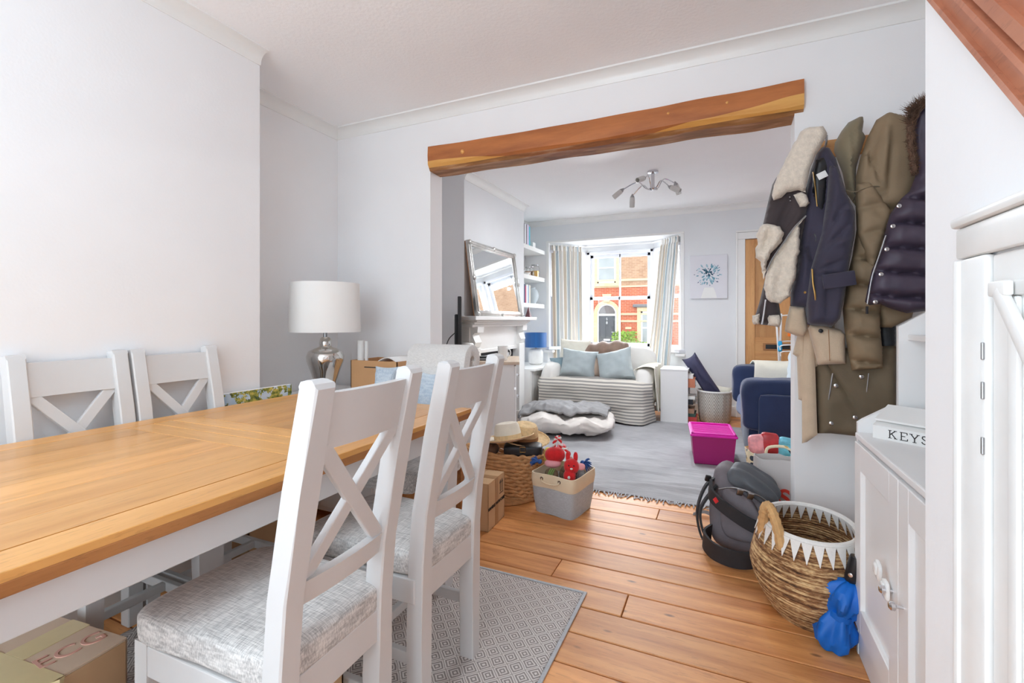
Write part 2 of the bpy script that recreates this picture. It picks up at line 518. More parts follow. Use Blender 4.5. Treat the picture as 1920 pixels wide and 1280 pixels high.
def glass(name, tint=(1, 1, 1, 1), refl=0.07):
    n = NT(name); t = n.n('ShaderNodeBsdfTransparent'); t.inputs[0].default_value = tint
    g = n.n('ShaderNodeBsdfGlossy'); g.inputs['Roughness'].default_value = 0.03
    lw = n.n('ShaderNodeLayerWeight'); lw.inputs['Blend'].default_value = 0.5
    fr_ = n.math('ADD', 0.03, n.math('MULTIPLY', n.math('POWER', lw.outputs['Facing'], 5.0), 0.6))
    mx = n.n('ShaderNodeMixShader'); n.l(fr_, mx.inputs[0]); n.l(t.outputs[0], mx.inputs[1]); n.l(g.outputs[0], mx.inputs[2])
    out = [q for q in n.t.nodes if q.type == 'OUTPUT_MATERIAL'][0]
    n.l(mx.outputs[0], out.inputs['Surface'])
    return n.m
M['glass'] = glass('clear_window_glass')
def tinted(name, c, a):
    n = NT(name); n.set(Base_Color=c, Roughness=0.25)
    t = n.n('ShaderNodeBsdfTransparent'); t.inputs[0].default_value = c
    mx = n.n('ShaderNodeMixShader'); mx.inputs[0].default_value = a
    n.l(t.outputs[0], mx.inputs[1]); n.l(n.b.outputs[0], mx.inputs[2])
    out = [q for q in n.t.nodes if q.type == 'OUTPUT_MATERIAL'][0]
    n.l(mx.outputs[0], out.inputs['Surface'])
    return n.m
M['pinkclear'] = tinted('translucent_pink_plastic', srgb(214, 62, 156), 0.5)
M['carrier'] = tinted('translucent_carrier_bag', srgb(214, 210, 208), 0.85)

def stripes(name, axis, freq, cols, uv=False, rough=0.9, wob=0.0):
    n = NT(name)
    v = n.coord('UV' if uv else 'Object')
    sp = n.n('ShaderNodeSeparateXYZ'); n.l(v, sp.inputs[0])
    x = sp.outputs['XYZ'.index(axis)]
    if wob: x = n.math('ADD', x, n.math('MULTIPLY', n.noise(v, 3, 2), wob))
    fr = n.math('FRACT', n.math('MULTIPLY', x, freq))
    n.set(Base_Color=n.ramp(fr, cols, const=True), Roughness=rough)
    n.bump(n.noise(n.coord(), 160, 2), 0.12, 0.003)
    return n.m
_w, _c, _t, _b, _g = srgb(236, 234, 230), srgb(224, 214, 198), srgb(212, 196, 176), srgb(186, 203, 212), srgb(214, 218, 220)
M['curtain'] = stripes('striped_curtain_cloth', 'X', 3.0, [(0, _w), (0.16, _t), (0.24, _c), (0.36, _w), (0.48, _b), (0.60, _g), (0.74, _c), (0.86, _w)], uv=True)
M['throwstripe'] = stripes('grey_striped_throw', 'Z', 30, [(0, srgb(220, 214, 204)), (0.50, srgb(154, 151, 147))], wob=0.02)

def diamond_rug():
    n = NT('diamond_pattern_rug'); v = n.coord(); sp = n.n('ShaderNodeSeparateXYZ'); n.l(v, sp.inputs[0])
    p = 1 / 0.069
    w = n.math('MULTIPLY', n.math('SUBTRACT', n.noise(v, 30, 2), 0.5), 0.010)
    a = n.math('FRACT', n.math('MULTIPLY', n.math('ADD', n.math('ADD', sp.outputs[0], sp.outputs[1]), w), p))
    b = n.math('FRACT', n.math('MULTIPLY', n.math('ADD', n.math('SUBTRACT', sp.outputs[0], sp.outputs[1]), w), p))
    a = n.math('ABSOLUTE', n.math('SUBTRACT', a, 0.5)); b = n.math('ABSOLUTE', n.math('SUBTRACT', b, 0.5))
    d = n.math('MAXIMUM', a, b)
    f = n.math('FRACT', n.math('MULTIPLY', d, 5.2))
    L, K = srgb(222, 216, 212), srgb(150, 142, 139)
    col = n.ramp(f, [(0.0, L), (0.40, L), (0.55, K), (0.95, K)])
    n.set(Base_Color=col, Roughness=0.95); n.bump(n.math('ADD', n.noise(v, 260, 2), f), 0.3, 0.004)
    return n.m
M['rug'] = diamond_rug()
M['rughem'] = pm('grey_rug_binding', srgb(190, 193, 197), 0.95, 0.08, 60, 0.3, 160)
def grey_rug():
    n = NT('grey_cotton_rug'); v = n.coord(scale=(1, 14, 1)); f = n.noise(v, 8, 3); g = n.noise(n.coord(), 2.0, 3)
    n.set(Base_Color=n.ramp(n.math('ADD', n.math('MULTIPLY', f, 0.5), n.math('MULTIPLY', g, 0.5)), [(0.35, srgb(148, 148, 151)), (0.65, srgb(184, 184, 187))]), Roughness=0.95)
    n.bump(f, 0.3, 0.006); return n.m
M['greyrug'] = grey_rug()

def chevron():
    n = NT('woven_chevron_rope'); v = n.coord(); sp = n.n('ShaderNodeSeparateXYZ'); n.l(v, sp.inputs[0])
    ang = n.math('ARCTAN2', sp.outputs[1], sp.outputs[0])
    zz = n.math('ABSOLUTE', n.math('SUBTRACT', n.math('FRACT', n.math('MULTIPLY', ang, 1.9)), 0.5))
    f = n.math('FRACT', n.math('ADD', n.math('MULTIPLY', sp.outputs[2], 26), n.math('MULTIPLY', zz, 5.0)))
    n.set(Base_Color=n.ramp(f, [(0, srgb(220, 216, 208)), (0.55, srgb(220, 216, 208)), (0.62, srgb(166, 158, 148)), (0.95, srgb(166, 158, 148))]), Roughness=0.95)
    n.bump(f, 0.5, 0.006); return n.m
M['chevron'] = chevron()

def banana():
    n = NT('banana_leaf_coils'); v = n.coord(scale=(3, 3, 40)); f = n.noise(v, 2.2, 4, 0.7); g = n.noise(n.coord(scale=(9, 9, 30)), 6, 2)
    n.set(Base_Color=n.ramp(n.math('ADD', n.math('MULTIPLY', f, 0.7), n.math('MULTIPLY', g, 0.3)), [(0.36, srgb(66, 42, 28)), (0.47, srgb(142, 98, 60)), (0.60, srgb(222, 188, 138))]), Roughness=0.8)
    n.bump(g, 0.3, 0.004); return n.m
M['banana'] = banana()

def beam_mat():
    n = NT('oiled_timber_beam'); v = n.coord(scale=(0.8, 5, 5)); f = n.noise(v, 2.5, 5, 0.6); g = n.noise(n.coord(scale=(0.8, 3, 3)), 1.6, 2)
    col = n.ramp(f, [(0.28, srgb(150, 84, 42)), (0.62, srgb(190, 116, 62))])
    sp = n.n('ShaderNodeSeparateXYZ'); n.l(n.coord(), sp.inputs[0])
    # yellow sapwood showing along the lower arris towards both ends
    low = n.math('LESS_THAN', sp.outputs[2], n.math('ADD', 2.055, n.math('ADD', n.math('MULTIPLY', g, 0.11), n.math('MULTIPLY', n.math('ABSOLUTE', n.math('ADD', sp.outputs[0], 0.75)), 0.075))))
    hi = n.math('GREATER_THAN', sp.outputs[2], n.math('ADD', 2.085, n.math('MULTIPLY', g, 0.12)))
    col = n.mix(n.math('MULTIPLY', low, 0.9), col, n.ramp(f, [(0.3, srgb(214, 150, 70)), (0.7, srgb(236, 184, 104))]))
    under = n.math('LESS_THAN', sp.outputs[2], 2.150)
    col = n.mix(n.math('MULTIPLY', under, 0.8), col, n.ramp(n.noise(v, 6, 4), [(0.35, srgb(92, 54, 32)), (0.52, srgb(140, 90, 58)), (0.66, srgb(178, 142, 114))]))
    n.set(Base_Color=col, Roughness=0.5); n.bump(f, 0.25, 0.01); return n.m
M['beam'] = beam_mat()

def brick(name, c1, c2, mortar):
    n = NT(name); v = n.coord(); sp = n.n('ShaderNodeSeparateXYZ'); n.l(v, sp.inputs[0]); cb = n.n('ShaderNodeCombineXYZ')
    n.l(sp.outputs[0], cb.inputs[0]); n.l(sp.outputs[2], cb.inputs[1])
    q = n.n('ShaderNodeTexBrick'); n.l(cb.outputs[0], q.inputs['Vector'])
    q.inputs['Color1'].default_value = c1; q.inputs['Color2'].default_value = c2; q.inputs['Mortar'].default_value = mortar
    q.inputs['Scale'].default_value = 1; q.inputs['Brick Width'].default_value = 0.225; q.inputs['Row Height'].default_value = 0.075; q.inputs['Mortar Size'].default_value = 0.008
    col = n.mix(0.5, q.outputs['Color'], n.ramp(n.noise(v, 3, 4), [(0.3, c2), (0.7, c1)]))
    n.set(Base_Color=col, Roughness=0.9); return n.m
M['brick'] = brick('red_house_brick', srgb(214, 120, 84), srgb(178, 84, 58), srgb(214, 190, 164))
M['brick2'] = brick('buff_upper_brick', srgb(198, 160, 130), srgb(168, 128, 100), srgb(214, 194, 168))
M['quoin'] = brick('pale_stone_blocks', srgb(236, 216, 180), srgb(222, 196, 154), srgb(196, 170, 132))

# ---------------------------------------------------------------- the room
H = 2.53; DP = 2.60; DB = 2.74; FW = 6.17; LW = -2.57; NB = -2.18; FB = -2.20; SW = 0.314
floor = struct('floor', box(B(), -2.6, 1.5, -1.7, 6.9, -0.06, -0.018), M['subfloor'])
y = 1.505 - 0.163 * 20
row = 0
rnd = random.Random(3)
joints = {1.99: [-0.706], 1.825: [-0.36], 2.80: [-0.35]}
while y < 6.16:
    y1 = min(y + 0.163, 6.17)
    cuts = None
    for k, c in joints.items():
        if abs(y - k) < 0.05: cuts = list(c)
    if cuts is None: cuts = [rnd.uniform(-1.9, 1.0)] if row % 2 else ([rnd.uniform(-2.2, -1.2), rnd.uniform(0.4, 1.2)] if y > 2.9 else [-1.7 + 0.2 * (row % 3)])
    xs = [-2.6] + sorted(cuts) + [1.5]
    for a, b in zip(xs, xs[1:]):
        L = b - a; w = y1 - y
        o = obj('plank', box(B(), 0.0015, L - 0.0015, 0.0030, w - 0.0030, -0.02, 0.0 - rnd.uniform(0, 0.0012), 0.0026, 1), M['pine_floor'], floor, loc=(a, y, 0), smooth=False)
    y = y1; row += 1

struct('ceiling', box(box(B(), -2.7, 1.6, -1.75, DP, H, H + 0.1), -2.7, 1.6, DP, FW + 0.1, H, H + 0.1), M['ceiling'])
bm = B(); box(bm, LW - 0.1, LW, -1.75, DP, 0, H); box(bm, LW, NB, 0.25, 1.67, 0, H)
struct('wall_left', bm, M['wall'])
bm = B(); box(bm, LW - 0.1, LW, DP, FW + 0.1, 0, H); box(bm, LW, FB, 3.80, 5.24, 0, H)
struct('wall_left_front_room', bm, M['wall_far'])
bm = B(); box(bm, LW, -1.762, DP, DB, 0, H); box(bm, SW, 1.5, DP, DB, 0, H); box(bm, -1.762, SW, DP, DB, 2.20, H)
struct('wall_partition', bm, M['wall'])
bm = B(); box(bm, 0.95, 1.05, 1.013, DP, 0, H); box(bm, SW, 1.05, 0.96, 1.013, 0, H)
prism(bm, [(-1.7, 0), (0.96, 0), (0.96, 1.648), (0.94, 1.648), (-0.40, 0.17), (-1.7, 0.17)], 'x', SW, SW + 0.06)
box(bm, SW, SW + 0.06, 0.94, 0.96, 1.648, H)
struct('wall_right', bm, M['wall'])
struct('wall_right_stairwell', box(box(B(), 1.05, 1.15, -1.7, 1.0, 0, H), 1.5, 1.6, DP, FW + 0.1, 0, H), M['wall'])
bm = B(); box(bm, LW, -2.0, -1.75, -1.65, 0, H); box(bm, 0.0, 1.1, -1.75, -1.65, 0, H); box(bm, -2.0, 0.0, -1.75, -1.65, 0, 0.08); box(bm, -2.0, 0.0, -1.75, -1.65, 2.3, H)
struct('wall_back', bm, M['wall'])
bm = B()
for x in (-2.0, -1.03, -0.06): box(bm, x, x + 0.06, -1.72, -1.67, 0.08, 2.3)
for z in (0.08, 2.24): box(bm, -2.0, 0.0, -1.721, -1.671, z, z + 0.06)
w2 = struct('window_2', bm, M['upvc'])
# far wall with the bay opening and the front door opening
bm = B()
box(bm, LW, -2.23, FW, FW + 0.1, 0, H); box(bm, -2.23, -0.45, FW, FW + 0.1, 2.235, H); box(bm, -0.45, 0.24, FW, FW + 0.1, 0, H)
box(bm, 1.06, 1.5, FW, FW + 0.1, 0, H); box(bm, 0.24, 1.06, FW, FW + 0.1, 2.107, H)
struct('wall_front', bm, M['wall_far'])
# bay: angled side walls below and above the windows
BYL, BYR, BY = -1.80, -0.86, 6.65
bayp = [(-2.23, FW), (BYL, BY), (BYR, BY), (-0.45, FW)]
def bay_ring(z0, z1, t=0.1, bm=None):
    bm = bm or B()
    for (x0, y0), (x1, y1) in zip(bayp, bayp[1:]):
        dx, dy = x1 - x0, y1 - y0; L = math.hypot(dx, dy); nx, ny = -dy / L * t, dx / L * t
        prism(bm, [(x0, y0), (x1, y1), (x1 + nx, y1 + ny), (x0 + nx, y0 + ny)], 'z', z0, z1)
    return bm
bm = bay_ring(0, 0.76); bay_ring(2.13, 2.234, bm=bm)
struct('wall_bay', bm, M['wall_far'])
struct('ceiling_bay', prism(B(), [(-2.40, FW + 0.1), (-1.88, 6.78), (-0.78, 6.78), (-0.28, FW + 0.1)], 'z', 2.2345, 2.34), M['ceiling'])
# white lining around the bay opening
bm = B(); box(bm, -2.245, -2.205, FW - 0.012, FW + 0.03, 0.7355, 2.223, 0.004); box(bm, -0.475, -0.435, FW - 0.012, FW + 0.03, 0.7355, 2.223, 0.004); box(bm, -2.247, -0.433, FW - 0.014, FW + 0.028, 2.2235, 2.25, 0.004)
box(bm, -0.54, -0.42, FW - 0.05, FW + 0.06, 0.70, 0.735, 0.006); box(bm, -2.27, -2.14, FW - 0.05, FW + 0.06, 0.70, 0.735, 0.006)
struct('trim_1', bm, M['white'])

def sash(name, L, loc, rz, glaz=True):
    """sliding sash window of width L standing on the bay wall, facing -y"""
    z0, z1, zm = 0.76, 2.13, 1.46
    bm = B(); box(bm, 0, 0.045, -0.02, 0.08, z0, z1, 0.004); box(bm, L - 0.045, L, -0.02, 0.08, z0, z1, 0.004); box(bm, 0, L, -0.02, 0.08, z1 - 0.04, z1, 0.004)
    box(bm, -0.02, L + 0.02, -0.07, 0.08, z0 - 0.02, z0 + 0.025, 0.005)
    w = struct(name, bm, M['upvc']); w.location = loc; w.rotation_euler = (0, 0, rz)
    for nm, a, b, yy in (('upper_sash', zm - 0.02, z1 - 0.04, 0.035), ('lower_sash', z0 + 0.025, zm + 0.025, 0.0)):
        bm = B()
        box(bm, 0.045, 0.09, yy, yy + 0.035, a, b, 0.004); box(bm, L - 0.09, L - 0.045, yy, yy + 0.035, a, b, 0.004)
        box(bm, 0.045, L - 0.045, yy, yy + 0.035, a, a + 0.045, 0.004); box(bm, 0.045, L - 0.045, yy, yy + 0.035, b - 0.045, b, 0.004)
        box(bm, L / 2 - 0.011, L / 2 + 0.011, yy, yy + 0.03, a, b, 0.003)
        s_ = obj(nm, bm, M['upvc'], w, smooth=False)
        for k in (0, 1):
            x0 = 0.09 if k == 0 else L / 2 + 0.011; x1 = L / 2 - 0.011 if k == 0 else L - 0.09
            obj('pane', box(B(), x0, x1, yy + 0.015, yy + 0.019, a + 0.045, b - 0.045), M['glass'], s_, smooth=False)
    return w
sash('window_1', BYR - BYL, (BYL, BY, 0), 0)
la = math.atan2(BY - FW, BYL + 2.23); ll = math.hypot(BY - FW, BYL + 2.23)
sash('window_3', ll, (-2.23, FW, 0), la)
ra = math.atan2(FW - BY, -0.45 - BYR); rl = math.hypot(BY - FW, -0.45 - BYR)
sash('window_4', rl, (BYR, BY, 0), ra)

# cornices
def cornice(name, p, q, inward, m=None, mit0=0, mit1=0):
    p = Vector((*p, H)); q = Vector((*q, H)); t = (q - p).normalized(); n = Vector((*inward, 0))
    prof = [(0, 0), (0.0, -0.066), (0.006, -0.066), (0.009, -0.058)] + [(0.009 + 0.055 * (1 - math.cos(a)), -0.058 + 0.048 * math.sin(a)) for a in [R(d) for d in (15, 30, 45, 60, 75, 90)]] + [(0.072, -0.010), (0.072, 0)]
    rs = []
    for base, k in ((p, mit0), (q, mit1)):
        rs.append([base + n * a + Vector((0, 0, b)) + t * (a * k) for a, b in prof])
    return struct(name, rings(B(), rs), m or M['white'], smooth=True)
cornice('trim_2', (NB, 0.25), (NB, 1.67), (1, 0))
cornice('trim_3', (LW, 1.67), (LW, DP), (1, 0), mit1=-1)
cornice('trim_4', (LW, DP), (0.95, DP), (0, -1), mit0=1)
cornice('trim_5', (FB, 3.80), (FB, 5.24), (1, 0))
cornice('trim_6', (LW, FW), (1.5, FW), (0, -1))
cornice('trim_7', (LW, 5.24), (LW, FW), (1, 0))
# skirting boards
def skirting(name, x0, x1, y0, y1): return struct(name, box(B(), x0, x1, y0, y1, 0, 0.13, 0.006), M['white'])
skirting('baseboard_left', LW, LW + 0.018, 1.67, DP); skirting('baseboard_partition', SW, 0.95, DP - 0.018, DP)
skirting('baseboard_front', -0.45, 0.145, FW - 0.018, FW); skirting('baseboard_chimney', NB, NB + 0.018, 0.25, 1.67)

# exposed beam over the opening
rs = []
N = 44
for i in range(N + 1):
    x = -1.762 + (0.350 + 1.762) * i / N
    t1 = 2.286 + 0.010 * noise.noise(Vector((x * 3, 0, 1))) - 0.014 * math.sin(math.pi * i / N)
    a1 = 2.168 + 0.016 * noise.noise(Vector((x * 2.3, 4, 1))) - 0.005 * math.sin(math.pi * i / N) ** 2
    b1 = 2.132 + 0.008 * noise.noise(Vector((x * 4, 9, 1)))
    f = DP - 0.028 + 0.004 * noise.noise(Vector((x * 3, 7, 3)))
    in_ = 0.035 + 0.02 * noise.noise(Vector((x * 2, 5, 5)))
    rs.append([(x, f, t1), (x, f - 0.004, (t1 + a1) / 2), (x, f, a1), (x, f + in_, b1), (x, DB - 0.02, b1 - 0.004), (x, DB, b1 + 0.01), (x, DB, t1), ])
bmb = rings(B(), rs)
beam = thing('timber_beam', 'rough-edged orange-brown timber beam spanning the top of the wide opening', 'beam')
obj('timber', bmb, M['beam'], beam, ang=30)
for (x, z) in ((-1.50, 2.215), (-0.26, 2.232), (0.02, 2.235)):
    bm = B(); bmesh.ops.create_uvsphere(bm, u_segments=10, v_segments=6, radius=0.014 if x < -1 else 0.008)
    obj('plugged_knot', bm, M['oak_x'], beam, loc=(x, DP - 0.028, z))

# ---------------------------------------------------------------- under-stairs wall: stringer, cupboard door
bm = B()
sl = 1.103
def stz(yy): return 1.648 + (yy - 0.94) * sl
prism(bm, [(-0.5, stz(-0.5)), (1.0, stz(1.0)), (1.0, stz(1.0) + 0.42), (-0.5, stz(-0.5) + 0.42)], 'x', SW - 0.012, SW + 0.05)
stair = struct('trim_8', bm, M['stair'], label='red-brown timber stair stringer')
for a, b, t in ((0.052, 0.064, 0.022), (0.075, 0.100, 0.020), (0.0, 0.012, 0.018)):
    obj('stringer_moulding', prism(B(), [(-0.5, stz(-0.5) + a), (0.999, stz(0.999) + a), (0.999, stz(0.999) + b), (-0.5, stz(-0.5) + b)], 'x', SW - t, SW - 0.012), M['stair'], stair, smooth=False)
bm = B()
def arch_v(y0, y1, z0, z1):
    box(bm, SW - 0.014, SW - 0.0005, y0, y1, z0, z1, 0.005); box(bm, SW - 0.019, SW - 0.001, y1 - 0.014, y1 + 0.001, z0, z1 - 0.001, 0.005)
arch_v(0.782, 0.858, 0, 1.234)
box(bm, SW - 0.015, SW - 0.0015, 0.50, 0.859, 1.2345, 1.277, 0.004); box(bm, SW - 0.021, SW - 0.0015, 0.50, 0.861, 1.2775, 1.292, 0.005)
struct('trim_9', bm, M['oldwhite'], smooth=True)
d2 = struct('door_2', box(B(), SW - 0.006, SW - 0.0007, 0.50, 0.780, 0.02, 1.2315, 0.002), M['oldwhite'], label='white cupboard door under the stairs')
bm = B()
for (y0, y1, z0, z1) in ((0.716, 0.736, 0.25, 1.178), (0.52, 0.736, 1.1785, 1.196), (0.52, 0.736, 0.23, 0.2495)):
    box(bm, SW - 0.012, SW - 0.0055, y0, y1, z0, z1, 0.003)
obj('panel_moulding', bm, M['oldwhite'], d2, smooth=True)
obj('ledge_brace', bar(bar(B(), (SW - 0.018, 0.752, 1.187), (SW - 0.018, 0.715, 1.187), 0.010, 0.018, bev=0.003), (SW - 0.0185, 0.735, 1.185), (SW - 0.0185, 0.58, 1.00), 0.018, 0.010, (1, 0, 0), 0.003), M['oldwhite'], d2)
bm = B()
for z in (0.98, 1.05, 1.10): box(bm, SW - 0.0155, SW - 0.012, 0.783, 0.787, z, z + 0.022, 0.001)
obj('hinge', bm, M['steel'], d2, smooth=False)

# ---------------------------------------------------------------- white hall cabinet with a stepped top
cab = thing('hall_cabinet', 'white two-door hall cabinet with a stepped open shelf top below the coats', 'cabinet', (0, 0, 0))
CX, CY0, CY1, CT = 0.425, 1.045, 1.979, 0.765
bm = B(); box(bm, CX + 0.02, 0.80, CY0, CY1 - 0.02, 0.06, CT - 0.02); box(bm, CX + 0.03, 0.80, CY0, CY1 - 0.02, 0, 0.06)
obj('body', bm, M['cabinet'], cab, smooth=False)
obj('worktop', box(B(), CX - 0.008, 0.80, CY0, CY1 - 0.018, CT - 0.02, CT, 0.004), M['cabinet'], cab, smooth=False)
prof = [(CX, 0), (CX, 0.797), (0.440, 0.810), (0.513, 0.858), (0.525, 0.862), (0.537, 0.862), (0.537, 1.128), (0.62, 1.183), (0.80, 1.26), (0.80, 0)]
obj('side_panel', prism(B(), prof, 'y', CY1 - 0.018, CY1), M['cabinet'], cab, smooth=False)
obj('side_panel', prism(B(), prof, 'y', CY0 - 0.018, CY0), M['cabinet'], cab, smooth=False)
obj('back_panel', box(B(), 0.785, 0.80, CY0, CY1 - 0.018, CT, 1.24), M['cabinet'], cab, smooth=False)
obj('open_shelf', box(B(), 0.562, 0.786, CY0, CY1 - 0.018, 1.084, 1.102, 0.002), M['cabinet'], cab, smooth=False)
obj('plinth', box(B(), CX + 0.002, CX + 0.02, CY0, CY1 - 0.018, 0, 0.105, 0.003), M['cabinet'], cab, smooth=False)
def shaker(y0, y1, knob):
    d = obj('door', box(B(), CX + 0.004, CX + 0.018, y0, y1, 0.11, CT - 0.03, 0.002), M['cabinet'], cab, smooth=False)
    bm = B(); w = 0.072
    for (a, b, c, e) in ((y0, y0 + w, 0.11, CT - 0.03), (y1 - w, y1, 0.11, CT - 0.03), (y0 + w, y1 - w, 0.11, 0.19), (y0 + w, y1 - w, CT - 0.115, CT - 0.03)):
        box(bm, CX - 0.010, CX + 0.005, a, b, c, e, 0.0025)
    obj('door_frame', bm, M['cabinet'], d, smooth=False)
    bm = B(); lathe(bm, [(0.004, 0), (0.004, 0.014), (0.011, 0.018), (0.011, 0.026), (0.007, 0.030)], 14)
    obj('knob', bm, M['chrome'], d, loc=(CX - 0.010, knob, 0.425), rot=(0, R(-90), 0))
shaker(1.522, CY1 - 0.022, 1.560); shaker(CY0 + 0.004, 1.518, 1.480)
for (yy, z, tl) in ((1.640, 0.440, 12), (1.574, 0.420, -4)):
    c = tag(obj('safety_catch', sbox(sbox(B(), 0, 0, 0, 0.012, 0.042, 0.050, 5, 4), -0.006, 0, 0.004, 0.01, 0.024, 0.030, 5, 4), M['glasswhite'], None, loc=(CX - 0.022, yy, z), rot=(R(tl), 0, 0)),
            'white plastic child safety catch nearer the far end of the cabinet' if yy > 1.6 else 'white plastic child safety catch hanging beside the cabinet door joint', 'catch')
# key box
KO = 0.034
kb = thing('key_box', 'small white wooden box lettered KEYS on top of the hall cabinet', 'box', (0.450, 1.890, CT), R(-39))
bm = B(); prism(bm, [(0.0, 0), (0.09, 0), (0.09, 0.085), (0.0, 0.042)], 'x', 0, 0.24)
obj('box_body', bm, M['white'], kb, smooth=False)
obj('lid', prism(B(), [(0.012, 0.056), (0.095, 0.095), (0.095, 0.101), (0.012, 0.062)], 'x', 0.0, 0.24), M['white'], kb, smooth=False)
def stroke(bm, pts, w=0.0026, y=-0.0006):
    for (a, b) in zip(pts, pts[1:]):
        bar(bm, (a[0] - KO, y, a[1]), (b[0] - KO, y, b[1]), w, 0.001, (0, 1, 0))
bm = B(); h0, h1 = 0.009, 0.033
def KE(x):
    stroke(bm, [(x, h0), (x, h1)]); stroke(bm, [(x - .004, h0), (x + .005, h0)], .0018); stroke(bm, [(x - .004, h1), (x + .005, h1)], .0018)
KE(0.082); stroke(bm, [(0.083, 0.020), (0.097, h1)]); stroke(bm, [(0.087, 0.023), (0.098, h0)]); stroke(bm, [(0.093, h1), (0.101, h1)], .0018); stroke(bm, [(0.094, h0), (0.102, h0)], .0018)
KE(0.113); stroke(bm, [(0.111, h1), (0.128, h1), (0.128, h1 - .006)], .002); stroke(bm, [(0.113, 0.0215), (0.123, 0.0215)], .002); stroke(bm, [(0.111, h0), (0.129, h0), (0.129, h0 + .006)], .002)
stroke(bm, [(0.138, h1), (0.147, 0.020), (0.156, h1)]); stroke(bm, [(0.147, 0.020), (0.147, h0)]); stroke(bm, [(0.134, h1), (0.142, h1)], .0018); stroke(bm, [(0.152, h1), (0.160, h1)], .0018); stroke(bm, [(0.142, h0), (0.152, h0)], .0018)
stroke(bm, [(0.178, h1 - .005), (0.173, h1), (0.167, h1 - .002), (0.166, 0.026), (0.171, 0.022), (0.178, 0.018), (0.178, 0.012), (0.173, h0), (0.167, h0 + .002), (0.165, h0 + .006)])
obj('lettering', bm, M['ink'], kb, smooth=False)
tag(obj('folded_leaflet', box(box(B(), 0, 0.16, 0, 0.10, 0, 0.004, 0.001), 0.01, 0.15, 0.005, 0.09, 0.004, 0.008, 0.001), M['paper'], None, loc=(0.62, 1.70, CT + 0.0), rot=(0, 0, R(-20)), smooth=False), 'white folded leaflet lying beside the KEYS box', 'leaflet')

